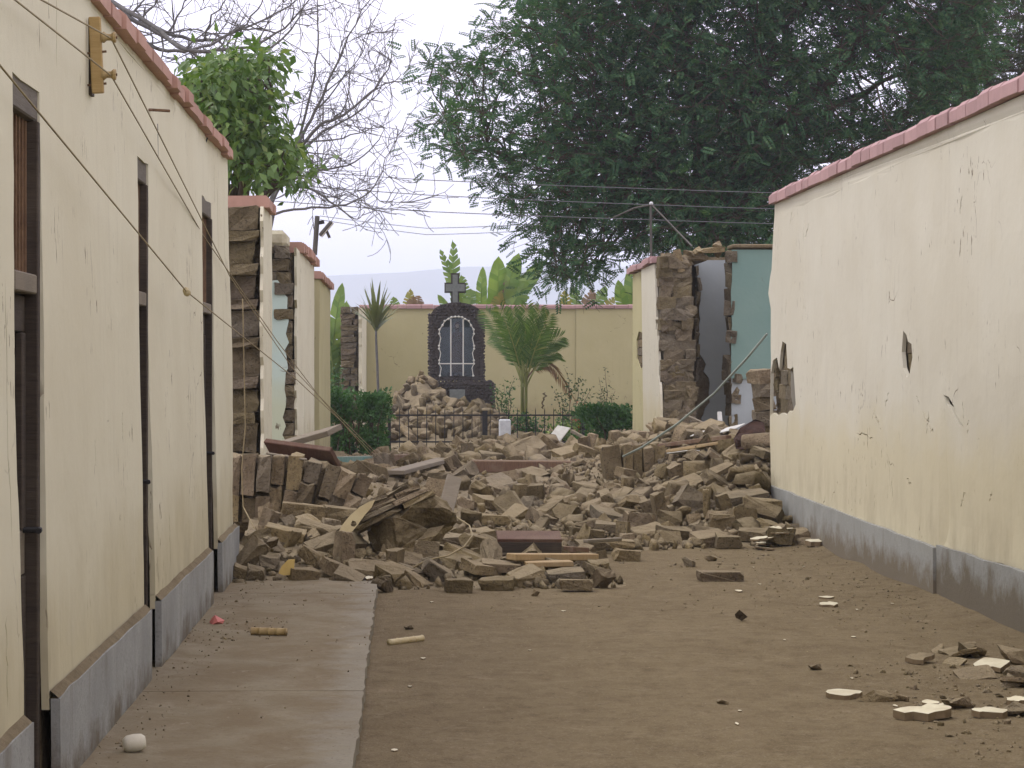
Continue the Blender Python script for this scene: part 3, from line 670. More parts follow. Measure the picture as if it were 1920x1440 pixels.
t2 = thing('ruined_room_wall', 'ruined room wall of teal paint and grey plaster with a ragged adobe break between', 'wall', (5.6, 35.6, 0))
MB().box((4.44, 35.98, 0), (5.3, 36.4, 3.3)).build('wall_core', MUD, t2)
MB().box((4.0, 38.6, 0), (5.6, 38.9, 3.2)).build('added_back_wall', MUD, t2)  # wall added behind the gap so the opening reads dark
g = jag((4.44, .1), (5.3, .1), .2, 0, rq) + [(5.3, .1), (5.3, 3.25)] + [(4.46, 3.25)] + jag((4.46, 3.25), (4.52, 1.9), .1, .05, rq) + jag((4.52, 1.9), (4.66, 1.3), .08, .04, rq) + jag((4.66, 1.3), (4.46, .1), .1, .05, rq)[1:]
sheet('grey_plaster', g, [], lambda u, v, d: Vector((u, 35.93 + d, v)), .05, GREYP, t2, .25, 15)
MB().box((4.86, 34.56, 0), (8.2, 34.98, 3.36)).build('wall_core', MUD, t2)
z = .05
while z < 3.3:      # ragged column of broken adobe at the edge of the teal wall
    h = rq.uniform(.13, .22); w = rq.uniform(.09, .18)
    put(rq.choice(UNIT_W), 'brick', (4.86 - w / 2 + .05, 34.68 + rq.uniform(-.05, .05), z + h / 2), (rq.gauss(0, .1), rq.gauss(0, .1), rq.gauss(0, .25)), t2, (w, .34, h))
    if rq.random() < .75: put(rq.choice(UNIT_W), 'brick', (4.46 + rq.uniform(-.03, .03), 35.9 + rq.uniform(-.03, .04), z + h / 2), (rq.gauss(0, .15), rq.gauss(0, .1), rq.gauss(0, .3)), t2, (w * .45, .12, h * .9))
    z += h + .006
tg = jag((4.79, 1.45), (8.2, 1.3), .2, .08, rq) + [(8.2, 1.3), (8.2, 3.34), (4.80, 3.34)] + jag((4.80, 3.34), (4.79, 1.45), .2, .012, rq)[1:]
sheet('teal_plaster', tg, [], lambda u, v, d: Vector((u, 34.5 + d + .006 * nz(u, v, 1, 2), v)), .03, TEAL, t2, .25, 16)
tg = jag((4.80, .05), (8.2, .05), .3, 0, rq) + [(8.2, .05), (8.2, 2.0), (4.80, 2.0)]
sheet('undercoat', tg, [], lambda u, v, d: Vector((u, 34.532 + d, v)), .02, GREYP, t2, .3, 17)
MB().box((4.80, 34.45, 3.362), (8.3, 35.05, 3.42)).build('mud_cap', MUD, t2, bevel=.015)
# leaning remnant of adobe close to the end of the right wall
lr = thing('leaning_wall_remnant', 'dark leaning lump of adobe wall behind the end of the right wall', 'wall remnant', (3.95, 25.2, 0))
for k in range(9):
    w = .3 - .012 * k
    put(rq.choice(UNIT), 'brick', (3.90 + .0 * k - .012 * k + rq.uniform(-.02, .02), 25.0 + rq.uniform(-.03, .03), .35 + .145 * k), (rq.gauss(0, .05), rq.gauss(0, .05) - .08, rq.gauss(0, .1)), lr, (w - .02, .4, .15))

# ================================================================ far garden wall
bw = thing('garden_wall', 'long yellow garden wall with red coping and vertical cracks behind the shrine', 'wall', (2.6, 65.3, 0))
YB = 65.0
def B2(px, py): p = P(px, py, YB); return (p.x, p.z)
MB().box((-1.3, YB + .04, 0), (8.0, YB + .4, 3.22)).build('wall_core', MUD, bw)
rw = random.Random(61)
ch = [crack(*B2(1022, 600), *B2(1021, 680), .09, rw), crack(*B2(1022, 735), *B2(1021, 768), .07, rw), crack(*B2(1099, 592), *B2(1096, 672), .12, rw, 14), crack(*B2(1096, 676), *B2(1096, 740), .02, rw)]
ol = jag((-1.28, 0), (-1.3, 3.24), .2, .07, rw) + [(-1.3, 3.24), (4.72, 3.24), (4.72, 0)]
sheet('plaster', ol[::-1], ch, lambda u, v, d: Vector((u, YB + d + .01 * nz(u, v, 0, .6), v)), .03, YELLOW, bw, .4, 18)
ol = [(4.725, 0), (8, 0), (8, 3.24), (4.725, 3.24)]
sheet('plaster', ol, [c for c in ch if False], lambda u, v, d: Vector((u, YB - .035 + d, v)), .03, YELLOW, bw, .4, 19)
coping(bw, (-1.28, 8.0), YB - .09, YB + .42, 3.245, .11, .42, TILE_R, rw, var=.008, axis_y=False)
gs = thing('broken_wall', 'brown adobe wall end with a thin cream edge standing left of the spiky plant', 'wall', (-1.35, 60, 0))
MB().box((-1.58, 58.3, 0), (-1.16, 64.9, 3.0)).build('wall_core', MUD, gs)
brick_face(gs, -1.60, -1.17, .0, 3.12, 58.05, rw, .15, .4, .26, .02)
stub_front(gs, 1, -1.07, 58.0, 64.9, 0, 3.08, CREAM, 20, (.03, .02), th=.085)

# far trees and planting beyond the wall ends come later; hidden room walls behind the left row
# ================================================================ rubble
PR = [  # x, then profile (Y, height)
    (-1.35, [(16.7, 0), (17.4, .16), (18.6, .33), (20, .38), (22, .40), (25, .42), (28, .36), (33, .2), (38, .05), (43, 0)]),
    (-.5, [(16.8, 0), (17.5, .14), (18.8, .26), (20, .33), (23, .34), (26, .42), (29, .36), (34, .2), (38, .06), (43, 0)]),
    (.3, [(16.9, 0), (17.6, .10), (19, .14), (21, .13), (23, .15), (26, .24), (29, .34), (34, .33), (38, .22), (42, .06), (43.4, 0)]),
    (1.2, [(16.9, 0), (17.5, .08), (18.6, .10), (20.3, .07), (21.5, .08), (24, .19), (27, .27), (28.8, .36), (33, .42), (37, .42), (40, .22), (43.4, .06)]),
    (1.7, [(20.0, 0), (21.3, .05), (23, .15), (25, .23), (27.3, .31), (29, .42), (33, .46), (37, .40), (40, .16), (43, 0)]),
    (2.6, [(20.6, 0), (21.6, .06), (22.8, .20), (25, .28), (26.6, .34), (28, .52), (30, .58), (34, .40), (38, .15), (41, 0)]),
    (3.4, [(20.8, 0), (21.7, .10), (22.6, .34), (24, .58), (26, .78), (29, .86), (32, .7), (34, .5), (37, .1), (39, 0)]),
    (3.8, [(23.3, 0), (23.7, .5), (24.3, .85), (25, .86), (27, .80), (30, .70), (33, .55), (34.4, .42), (37, .2), (39, 0)]),
    (5.2, [(22, .3), (24.5, .6), (28, .65), (31, .6), (34, .45), (35, .4)])]
PX = np.array([p[0] for p in PR])
def H(x, y):
    if 16.5 < y < 43.5 and -1.5 < x < 5.4:
        hs = [np.interp(y, [q[0] for q in p[1]], [q[1] for q in p[1]], left=0, right=0) for p in PR]
        h = float(np.interp(x, PX, hs))
    else: h = 0.0
    if y > 43:   # heap against the shrine and debris in the garden
        h += 1.28 * math.exp(-((x - .34) / .72) ** 2 - ((y - 54.4) / 2.0) ** 2) + .68 * math.exp(-((x - 1.2) / 1.2) ** 2 - ((y - 51.0) / 2.4) ** 2) + .35 * math.exp(-((x - .8) / 1.6) ** 2 - ((y - 47) / 3.0) ** 2)
    if y > 44 and x < -.9: h += .9 * math.exp(-((x + 1.9) / .6) ** 2 - ((y - 52) / 6) ** 2)
    if h > .03: h += (.05 * nz(x, y, 1, 2.2) + .05 * nz(x, y, 7, 5)) * min(1, h / .2)
    return h
def heap_grid(name, x0, x1, y0, y1, st, label):
    xs = np.arange(x0, x1, st); ys = np.arange(y0, y1, st * 1.3)
    return make_grid(name, xs, ys, lambda x, y: (lambda h: h - .015 + .035 * nz(x, y, 9, 1.7) * min(1, h * 5) if h > .004 else -.05)(H(x, y)) + .012 * nz(x, y, 3, 18), MUD, 'stuff', label)
heap_grid('rubble_mound', -1.28, 5.3, 16.4, 43.6, .06, 'loose earth of the collapsed adobe walls heaped across the yard')
heap_grid('rubble_mound', -2.6, 3.6, 43.6, 58.5, .12, 'loose earth heaped against the shrine in the garden')

taken = []      # (x, y, r) kept clear for hand placed pieces
rbk = random.Random(77)
LM = [(-1.1, 18.2, 'at the foot of the left wall end'), (-1.0, 20.6, 'under the upright brick chunk on the left'), (-.35, 17.6, 'at the far end of the walk'), (.1, 17.8, 'just below the tilted layered block'), (.75, 17.6, 'in front of the dark reddish panel'), (1.3, 18.2, 'beside the yellowish plank'),
      (.45, 21.0, 'around the pale upright board'), (1.0, 21.8, 'just behind the dark reddish panel'), (.3, 24.5, 'left of the big bricks in the middle'), (1.1, 25.3, 'below the long roof beam'), (2.0, 23.4, 'in the middle front of the right heap'), (2.7, 22.2, 'at the front toe of the right heap'), (3.3, 22.4, 'at the corner of the right wall plinth'), (2.7, 25, 'below the row of upright bricks'),
      (3.4, 25.5, 'high in the heap beside the right wall end'), (2.9, 29, 'behind the row of upright bricks'), (4.3, 28, 'inside the ruined teal room'), (-.7, 25, 'behind the broad reddish board'), (-.3, 29, 'near the teal painted plank'), (.8, 31, 'just behind the long roof beam'), (2.0, 31, 'right behind the end of the roof beam'), (-.6, 36, 'before the left hedge'), (.6, 37, 'before the left half of the iron fence'), (1.9, 37, 'before the right half of the iron fence'), (3.0, 36, 'before the right hedge'),
      (.3, 54, 'high in the heap against the shrine'), (1.2, 51, 'below the shrine plaque'), (.8, 47, 'directly behind the iron fence'), (-1.8, 51, 'behind the left wall pier')]
def zone(x, y):
    w = min(LM, key=lambda q: (q[0] - x) ** 2 + ((q[1] - y) * .45) ** 2)[2]
    return 'loose adobe brick ' + w, 'bricks ' + w
def pose(lb, rot):
    R_ = Euler(rot).to_matrix(); ux, uy, uz = abs(R_[2][0]), abs(R_[2][1]), abs(R_[2][2])
    w = 'flat lying' if uz > .95 else 'upright' if ux > .75 else 'edge standing' if uy > .75 else 'steeply tilted' if uz < .8 else 'slightly tilted'
    return lb.replace('loose adobe', w + ' adobe').replace('broken adobe', w + ' broken adobe').replace('flat thin', w + ' thin')
def loose(me, x, y, dz=0.0, rot=(0, 0, 0), sc=(1, 1, 1), name='adobe_brick', label=None, cat='brick', group=None, z=None):
    if not hasattr(sc, '__len__'): sc = (sc,) * 3
    o = put(me, name, (x, y, (H(x, y) + ground_z(x, y) if z is None else z) + dz), rot, None, sc)
    if label is None: label, group = zone(x, y)
    return tag(o, label, cat, group)
# hand placed bricks: pixel centre, distance, size (w along view right, depth, height) in metres, rotation
HB = [ # px, py, Y, mesh kind, scale, rot(deg)
    (935, 905, 26.2, 'F', (1.05, 1.4, .9), (28, -8, 40)), (1000, 890, 26.6, 'F', (1.0, 1.5, .9), (22, -10, 48)), (975, 925, 24.9, 'F', (.62, .75, 1.0), (10, 84, 30)), (1005, 927, 24.9, 'F', (.66, .9, 1.3), (5, 80, 80)),
    (912, 940, 24.2, 'F', (.7, 1.1, .9), (18, 5, 35)), (905, 920, 24.8, 'H', (1.1, 1.1, 1), (20, 30, 60)), (1062, 968, 23.4, 'F', (.6, 1.2, 1.6), (15, 38, 60)), (1140, 967, 23.2, 'F', (.95, 1.3, 1.0), (18, 8, 20)),
    (1165, 935, 24.4, 'F', (.9, .8, 1.1), (10, -32, 35)), (1148, 935, 24.6, 'F', (.8, .6, 1.1), (14, -35, 40)), (1198, 985, 22.6, 'F', (.9, 1.2, 1.9), (80, 6, 4)), (1235, 955, 23.2, 'F', (1.0, .8, 1.0), (5, 78, 15)),
    (1255, 975, 22.5, 'F', (.72, .9, 1.7), (78, 3, -6)), (1215, 915, 25.0, 'F', (.9, .62, .8), (8, 30, -10)), (1270, 890, 26.5, 'F', (.75, .8, 1.3), (20, 62, 30)), (1300, 945, 23.6, 'F', (1.1, 1.2, 1.9), (75, 34, 6)),
    (1325, 955, 22.9, 'F', (1.15, .7, .62), (4, 86, 0)), (1358, 945, 22.9, 'F', (.62, .9, 1.1), (14, 70, 18)), (1355, 985, 22.3, 'F', (.75, 1.0, 1.4), (84, 4, -4)), (1393, 975, 22.2, 'F', (.75, 1.1, 2.0), (82, 2, 8)),
    (1345, 905, 25.2, 'F', (.95, 1.0, 1.2), (24, 28, 22)), (1320, 868, 27.0, 'F', (1.2, 1.0, 1.2), (15, 30, 30)), (1385, 850, 26.5, 'F', (1.0, 1.1, 1.2), (12, -25, 20)), (1420, 890, 24.2, 'H', (1, 1.1, 1.2), (15, 60, 15)), (1400, 930, 23.3, 'F', (1.2, 1.3, .7), (10, -6, 5)),
    (1430, 945, 22.9, 'F', (1.0, 1.1, .9), (6, 4, 10)), (1270, 1000, 21.8, 'F', (1.1, 1.1, 1.0), (12, 4, 30)), (1330, 1010, 21.5, 'F', (.9, 1.2, 1.0), (15, -8, 20)), (1365, 1015, 21.4, 'F', (.7, 1.0, 1.1), (8, 4, 5)), (1410, 1002, 21.6, 'F', (.8, 1.2, .9), (10, 6, -10)),
    (1100, 1000, 21.9, 'F', (.95, 1.0, .9), (6, 8, 8)), (1145, 990, 22.2, 'F', (.85, 1.0, .9), (4, 2, -6)), (1090, 935, 24.6, 'F', (1.0, 1.0, .9), (12, -28, 50)), (1045, 945, 24.3, 'H', (1.2, 1.1, 1), (12, -16, 30)), (965, 965, 23.4, 'F', (.9, .9, .8), (14, -24, 50)),
    (930, 975, 22.8, 'F', (.9, 1.0, .9), (4, 4, 10)), (1015, 975, 22.9, 'H', (1.2, 1.2, 1.2), (12, 20, 40)), (1215, 998, 21.9, 'F', (.9, 1.2, .9), (16, -14, 20)), (1150, 1018, 21.2, 'F', (1.1, 1.1, .6), (2, 2, 0)), (1175, 1040, 20.4, 'H', (1.2, 1.1, 1.0), (6, 3, 10)),
    (1110, 1022, 21.2, 'F', (.9, 1.0, .7), (4, 4, 20)), (1050, 870 + 40, 26.0, 'H', (1, 1, 1), (20, 30, 10)), (1180, 890, 26.0, 'F', (.9, 1.0, 1.1), (8, 12, 30)), (1240, 930, 24.2, 'H', (1, 1, 1), (8, 60, 30)), (1290, 910, 25.3, 'F', (1.0, 1.0, 1.0), (24, -20, 20)),
    # toe of the left heap
    (690, 1070, 17.75, 'F', (1.0, 1.3, 1.0), (12, 6, 8)), (735, 1075, 17.7, 'F', (.7, 1.2, 1.1), (14, 20, -30)), (822, 1073, 17.9, 'F', (.8, .9, .9), (12, 32, 12)), (860, 1098, 17.25, 'F', (.65, .9, .9), (2, 3, 4)), (932, 1093, 17.35, 'F', (.82, .9, .8), (3, 2, -3)),
    (985, 1080, 17.8, 'F', (.8, 1.0, .9), (8, -12, 24)), (900, 1065, 18.3, 'F', (.9, 1.2, .8), (10, 8, 40)), (940, 1062, 18.5, 'F', (.95, .9, .7), (4, 2, 4)), (1060, 1078, 18.0, 'F', (.9, .9, .8), (5, -6, 8)), (1080, 1096, 17.3, 'F', (.8, .8, .7), (2, 2, 0)),
    (505, 1058, 18.2, 'F', (.5, .7, 1.5), (70, 4, 4)), (470, 1040, 18.8, 'F', (.8, .8, 1.0), (20, -48, 10)), (480, 1075, 17.7, 'H', (.7, .8, .9), (10, 6, 4)), (450, 1070, 17.8, 'H', (.7, .8, .9), (14, 20, 4)), (580, 1040, 18.6, 'H', (1.0, .8, .9), (14, 34, 4)),
    (535, 1000, 19.4, 'F', (1.0, 1.0, .9), (12, 10, -6)), (595, 990, 19.7, 'F', (1.1, .9, .7), (10, 12, -12)), (570, 1078, 17.6, 'F', (.7, .8, .9), (10, 6, 12)), (625, 1065, 18.0, 'F', (.6, .8, 1), (16, 20, 30)), (655, 1085, 17.4, 'F', (.7, .9, .9), (12, 16, -14)), (720, 1098, 17.2, 'H', (.8, .8, .7), (10, 30, 40)),
    (860, 1015, 19.6, 'F', (1.0, 1.1, 1.0), (6, -4, 10)), (900, 1020, 19.4, 'F', (.9, 1.1, 1.0), (10, 16, 30)), (830, 1035, 19.0, 'H', (1, 1, 1), (10, 10, 40)), (1040, 1060, 18.5, 'H', (1, 1, 1), (10, 10, 40)), (1110, 1070, 18.1, 'H', (.8, .8, .8), (10, 10, 70)),
    (840, 850, 31, 'F', (1.1, 1.2, 1.2), (30, 30, 50)), (870, 835, 33, 'F', (1.1, 1.2, 1.1), (25, 24, 40)), (855, 870, 29.5, 'F', (.9, 1.0, 1.1), (20, 50, 30)), (990, 842, 34, 'F', (1.5, 1.6, 1.5), (24, -12, 30)), (950, 850, 33, 'F', (1.2, 1.1, 1.1), (20, 20, 10)), (1070, 848, 33, 'F', (1.3, 1.2, 1.0), (14, -14, 30)), (1030, 835, 35, 'F', (1.2, 1.2, 1.3), (18, 38, 20)), (1105, 850, 32, 'F', (1.2, 1.0, 1.1), (14, 18, 20)),
]
def on_heap(px, py, lift=.05):
    y = 16.6
    while y < 58:
        p = P(px, py, y)
        if p.z <= H(p.x, y) + lift: return p
        y += .05
    return P(px, py, 7040 / max(1, py - 690))
for px, py, Y, k, sc, ro in HB:
    p = on_heap(px, py); me = rbk.choice(FULL if k == 'F' else HALF)
    o = put(me, 'adobe_brick', p, [math.radians(a + rbk.uniform(-4, 4)) for a in ro], None, [q * (.80 if py < 1050 else .74) for q in sc]); lb, gr = zone(p.x, p.y); tag(o, pose(lb, o.rotation_euler), 'brick', gr)
    taken.append((p.x, p.y, .20))
CLEAR = [(-1.5, -.2, 19.3, 20.9), (-.45, .45, 17.9, 19.6), (.7, 1.4, 18.5, 20.3), (.2, .5, 20.0, 22.6), (1.9, 3.1, 25.3, 27.3), (.6, 2.5, 27.3, 28.9)]
cand = []
def spread(n, x0, x1, y0, y1, rmin, hmin=.03):
    k = 0; tries = 0
    while k < n and tries < n * 30:
        tries += 1; x, y = rbk.uniform(x0, x1), rbk.uniform(y0, y1)
        if H(x, y) < hmin * rbk.random() * 2 + .004: continue
        if any(a < x < b and c < y < d for a, b, c, d in CLEAR): continue
        if -1.6 < x < -1.25 and (21.3 < y or y < 17.9): continue
        if 3.6 < x < 4.3 and (y > 33.6 or y < 23.7): continue
        if any((x - a) ** 2 + ((y - b) * .7) ** 2 < (rmin + r * .35) ** 2 for a, b, r in taken): continue
        taken.append((x, y, .12)); cand.append((x, y)); k += 1
spread(95, -1.2, 1.5, 17.0, 20.5, .11, .05); spread(25, -1.2, 1.5, 20.5, 23, .16, .05); spread(170, 1.5, 3.75, 21.0, 29, .13); spread(85, -1.2, 1.9, 23, 31, .18)
spread(40, 3.7, 5.0, 23.6, 33, .2); spread(190, -1.2, 3.6, 29, 42.5, .22); spread(240, -.8, 2.8, 45, 56, .15, .12); spread(25, -2.4, -1.1, 45, 57, .2, .2)
score = []
for x, y in cand: score.append((rbk.uniform(.7, 1.3) / y, x, y))
score.sort(reverse=True)
stV, stF, nb = [], [], 0
def arrays(me):
    me.calc_loop_triangles()
    V = np.array([v.co[:] for v in me.vertices]); T = np.array([t.vertices[:] for t in me.loop_triangles]); return V, T
ARR = {}
def stuff_add(me, loc, rot, sc):
    global nb
    if me.name not in ARR: ARR[me.name] = arrays(me)
    V, T = ARR[me.name]; R = np.array(Euler(rot).to_matrix())
    stV.append((V * np.array(sc)) @ R.T + np.array(loc)); stF.append(T + nb); nb += len(V)
N_SINGLE = 215
for i, (s, x, y) in enumerate(score):
    q = rbk.random() * (.66 if y > 44 else 1.0); me = rbk.choice(FULL if q < .36 else HALF if q < .68 else LUMP if q < .88 else FLAT)
    k = rbk.uniform(.5, 1.0) * (.85 if y < 21 and x < 1.5 else 1.05 if y > 44 else 1.0); sc = (k, k * rbk.uniform(.8, 1.15), k * rbk.uniform(.85, 1.25))
    tilt = .35 if q < .72 else .6
    rot = (rbk.gauss(0, tilt), rbk.gauss(0, tilt), rbk.uniform(0, 6.28))
    if rbk.random() < .14: rot = (rot[0], 1.4 + rbk.gauss(0, .2), rot[2])
    if y > 44: rot = (rot[0] * 1.7, rot[1] * 1.7, rot[2])
    z = H(x, y) + .015 + rbk.uniform(-.01, .05) * k + (.07 if y > 44 else 0)
    if i < N_SINGLE:
        lb, gr = zone(x, y)
        o = put(me, 'adobe_brick' if me not in LUMP else 'adobe_lump', (x, y, z), rot, None, sc)
        if me in LUMP: lb, gr = lb.replace('loose adobe brick', 'broken adobe lump'), gr.replace('bricks', 'adobe lumps')
        elif me in FLAT: lb, gr = lb.replace('loose adobe brick', 'flat thin adobe slab'), gr.replace('bricks', 'flat adobe slabs')
        elif me in HALF: lb, gr = lb.replace('loose adobe brick', 'short broken adobe brick'), gr.replace('bricks', 'brick halves')
        tag(o, pose(lb, rot), 'brick' if me not in LUMP else 'adobe lump', gr)
    else: stuff_add(me, (x, y, z), rot, sc)
def crumbs(n, x0, x1, y0, y1, lo, hi, hmin=.01, zf=None):
    k = 0
    while k < n:
        x, y = rbk.uniform(x0, x1), rbk.uniform(y0, y1); h = H(x, y)
        if zf is None:
            if h < hmin: n -= .2; continue
            z = h
        else: z = zf(x, y)
        s = lo * (hi / lo) ** (rbk.random() ** 1.7); me = rbk.choice(CRUMB)
        stuff_add(me, (x, y, z + .0 * s), (rbk.uniform(0, 6.28), rbk.uniform(0, 6.28), rbk.uniform(0, 6.28)), (s, s * rbk.uniform(.7, 1.2), s * rbk.uniform(.6, 1.1))); k += 1
crumbs(4600, -1.2, 1.6, 16.8, 23, .04, .6); crumbs(3600, 1.2, 3.75, 20.6, 29, .06, .7); crumbs(3400, -1.2, 3.6, 23, 42, .08, .9); crumbs(500, 3.6, 5.2, 23.6, 33, .1, .6)
crumbs(380, -1.0, 3.2, 44, 57, .15, .7, .05); crumbs(120, -2.4, -1, 45, 57, .2, .9, .1)
# thin scatter of crumbs on the open floor
walk = lambda x, y: ground_z(x, y) if x > -.2 else .064
crumbs(1700, -.15, 3.6, 9.3, 17.5, .012, .05, zf=walk); crumbs(420, -1.2, 3.6, 15.2, 17.2, .02, .11, zf=walk); crumbs(260, 1.4, 3.6, 17, 21.4, .03, .22, zf=walk)
crumbs(300, -1.2, 3.6, 10, 16, .015, .06, zf=walk); crumbs(900, 2.6, 3.62, 10.5, 21, .03, .12, zf=walk); crumbs(420, 2.3, 3.4, 9.6, 12.6, .04, .22, zf=walk); crumbs(160, -1.25, -.7, 13.2, 14.4, .03, .12, zf=walk); crumbs(200, -1.26, -1.0, 9, 17, .02, .08, zf=walk)
rub = np_mesh('rubble', np.concatenate(stV), np.concatenate(stF), ADOBE_ST, base=(0, 0, 0)); tag(rub, 'mass of small adobe rubble and crumbs spread over the yard', 'rubble', kind='stuff')

# ---- fallen wall chunks whose bricks still hold together
rc = random.Random(90)
def chunk(name, label, spec, base):
    o = thing(name, label, 'wall chunk', base)
    for c, dims, rot in spec: put(rc.choice(UNIT), 'brick', c, rot, o, dims)
    return o
spec = []     # left: courses stand on edge, fanning to the right
x = -1.50
for k in range(9):
    w = rc.uniform(.105, .135); lean = math.radians(3 + max(0, k - 3) * 4.5); hgt = .56 - max(0, k - 4) * .045
    zc = .58 - max(0, k - 4) * .018; split = rc.uniform(.35, .65)
    ax = Vector((math.sin(lean), 0, math.cos(lean)))
    for a, b in ((0, split), (split + .02, 1)):
        c = Vector((x + w / 2, 19.95 + rc.uniform(-.04, .04), zc)) + ax * (hgt * ((a + b) / 2 - .5))
        spec.append((c, (w * .95, .34, hgt * (b - a)), (rc.gauss(0, .03), lean + rc.gauss(0, .015), rc.gauss(0, .05))))
    x += w + .006
o = chunk('fallen_wall_chunk', 'large fallen wall chunk of upright brown adobe bricks at the end of the left wall', spec, (-1.0, 20, .2))
MB().box((-1.46, 19.9, .2), (-.62, 20.35, .80)).build('mud_bed', MUD, o, bevel=.05)
spec = []
x = 2.27
for k in range(6):
    w = (.20, .11, .105, .11, .125, .12)[k]; hg = (.50, .46, .52, .46, .48, .40)[k]
    spec.append((Vector((x + w / 2, 26.9 + rc.uniform(-.05, .05), 0.70 - hg / 2 - (.06 if k == 5 else 0))), (w * .94, .3, hg), (rc.gauss(0, .05), rc.gauss(0, .03) - (.12 if k == 0 else .02), rc.gauss(0, .08))))
    x += w + .012
chunk('fallen_wall_chunk', 'row of upright adobe bricks left standing in the heap near the diagonal pole', spec, (2.7, 27, .15))
spec = []     # middle: tilted layered block
R = Euler((math.radians(-10), math.radians(-25), math.radians(8))).to_matrix(); c0 = P(752, 982, 18.3)
for k in range(4):
    for a, b in ((-.34 + .03 * k, .02 - .05 * (k % 2)), (.03 - .05 * (k % 2), .30 - .04 * k)):
        spec.append((c0 + R @ Vector(((a + b) / 2 + rc.uniform(-.02, .02), rc.uniform(-.04, .02) + .015 * k, .10 + .046 * k)), ((b - a), .44, .042), R.to_euler()))
o = chunk('fallen_wall_chunk', 'tilted layered block of adobe masonry leaning behind the pointed plaster shard', spec, (-.05, 18.7, .1))
for lc, rd, sd in (((-.10, -.02, -.07), (.31, .27, .22), 4), ((.16, -.04, -.06), (.27, .27, .24), 5), ((.02, -.06, -.20), (.33, .24, .14), 6)):
    put(hull_mesh('mud_mass', lump_pts(rd, random.Random(sd), 22), ADOBE, .035, 9, 3), 'mud_mass', c0 + R @ Vector(lc), R.to_euler(), o)
spec = []
for k, (px, py, L, w) in enumerate(((650, 968, .34, .14), (600, 962, .3, .12), (560, 955, .28, .1))):
    spec.append((P(px, py, 19.45), (L, .25, w), (0, math.radians(6), .1)))
chunk('fallen_wall_chunk', 'flat layered strip of adobe lying below the upright brick chunk', spec, (-.6, 19.5, .2))

# ---- timber
def plank(name, label, a, b, w, t, mat, cat='plank', up=(0, 0, 1), bevel=.006):
    o = MB().bar(a, b, w, t, up).build(name, mat, None, bevel=bevel); return tag(o, label, cat)
def PH(px, py, lift=.07): return on_heap(px, py, lift)
plank('roof_beam', 'long dark brown roof beam lying across the middle of the rubble', P(884, 874, 28.2), P(1138, 876, 28.6), .18, .15, WOOD_B, 'beam', bevel=.014)
plank('wooden_board', 'broad reddish brown board lying on the upright brick chunk', P(508, 847, 20.6), P(632, 864, 20.2), .3, .05, WOOD_R, up=(0, .75, .66))
plank('wooden_board', 'weathered grey plank tilted up toward the left hedge', P(515, 838, 24.5), P(628, 806, 24.0), .26, .06, WOOD_G, up=(0, -.3, .9))
plank('wooden_batten', 'thin dark stick under the tilted grey plank', P(500, 850, 20.0), P(575, 862, 19.8), .03, .02, WOOD_G)
plank('painted_plank', 'short plank with flaking teal paint beside the left hedge', PH(636, 864, .1), PH(700, 862, .1), .10, .1, WOOD_T)
plank('wooden_plank', 'bare brown plank continuing right of the teal plank', PH(702, 862, .1), PH(778, 858, .1), .10, .1, WOOD_B)
plank('weathered_board', 'pale grey board standing on end in the rubble left of centre', P(832, 972, PH(832, 972, .02).y), P(852, 894, PH(832, 972, .02).y + .45), .15, .035, WOOD_G, up=(.2, -.9, .3))
plank('reed_mat', 'bundle of pale roof canes lying in front of the left hedge', PH(742, 886, .08), PH(832, 862, .1), .2, .05, WOOD_G, 'canes')
plank('wooden_plank', 'yellowish plank lying below the dark reddish panel', PH(958, 1044, .12), PH(1114, 1044, .12), .12, .05, WOOD_Y)
plank('wooden_plank', 'lower dusty plank at the front of the middle rubble', PH(985, 1058, .09), PH(1072, 1056, .09), .14, .04, WOOD_Y)
plank('wooden_plank', 'short brown plank end right of the dark reddish panel', PH(1066, 1030, .1), PH(1096, 1032, .1), .1, .05, WOOD_B)
plank('wooden_batten', 'pale batten lying on bricks right of the reddish panel', PH(1098, 1015, .12), PH(1162, 1011, .12), .05, .03, WOOD_G)
yp = PH(992, 1034, .10).y
pn = thing('door_panel', 'dark reddish brown wooden panel fallen in the middle of the rubble', 'panel', P(992, 1036, yp))
tl, tr_, bl, br_ = P(931, 998, yp + .28), P(1050, 998, yp + .28), P(932, 1014, yp), P(1053, 1015, yp)
MB().bar((tl + bl) / 2, (tr_ + br_) / 2, (tl - bl).length, .03, (tl - bl).cross(tr_ - tl) * -1).build('panel_top', WOOD_R, pn, bevel=.004)
MB().bar(P(933, 1026, yp + .01), P(1053, 1027, yp + .01), .03, 20 * yp / F, (0, 0, 1)).build('panel_front', WOOD_D, pn, bevel=.004)
MB().bar(P(933, 1038, yp + .005), P(1053, 1039, yp + .005), .04, .014, (0, 0, 1)).build('panel_edge', WOOD_G, pn)
plank('wooden_batten', 'long dark batten lying on the rubble before the teal room', PH(1238, 836, .14), PH(1366, 820, .14), .07, .05, WOOD_B)
plank('wooden_batten', 'second thin batten just below the long dark batten by the teal room', PH(1252, 846, .12), PH(1360, 829, .12), .05, .035, WOOD_Y)
plank('wooden_batten', 'thin stick rising left from the rubble before the grey plaster wall', P(1335, 800, 31.5), P(1285, 778, 32), .03, .025, WOOD_G)
plank('torn_board', 'upright pale splinter standing in front of the grey plaster wall', P(1352, 815, 29.5), P(1349, 772, 29.6), .06, .012, PAPER, up=(0, -1, 0))
plank('torn_board', 'white board sheet lying left of the dark rusty drum', PH(1352, 808, .12), PH(1386, 800, .16), .20, .012, PAPER, up=(.1, -.6, .8))
plank('torn_board', 'crumpled pale sheet under the two battens by the teal room', PH(1262, 850, .1), PH(1300, 845, .1), .16, .012, PAPER, up=(.1, -.5, .8))
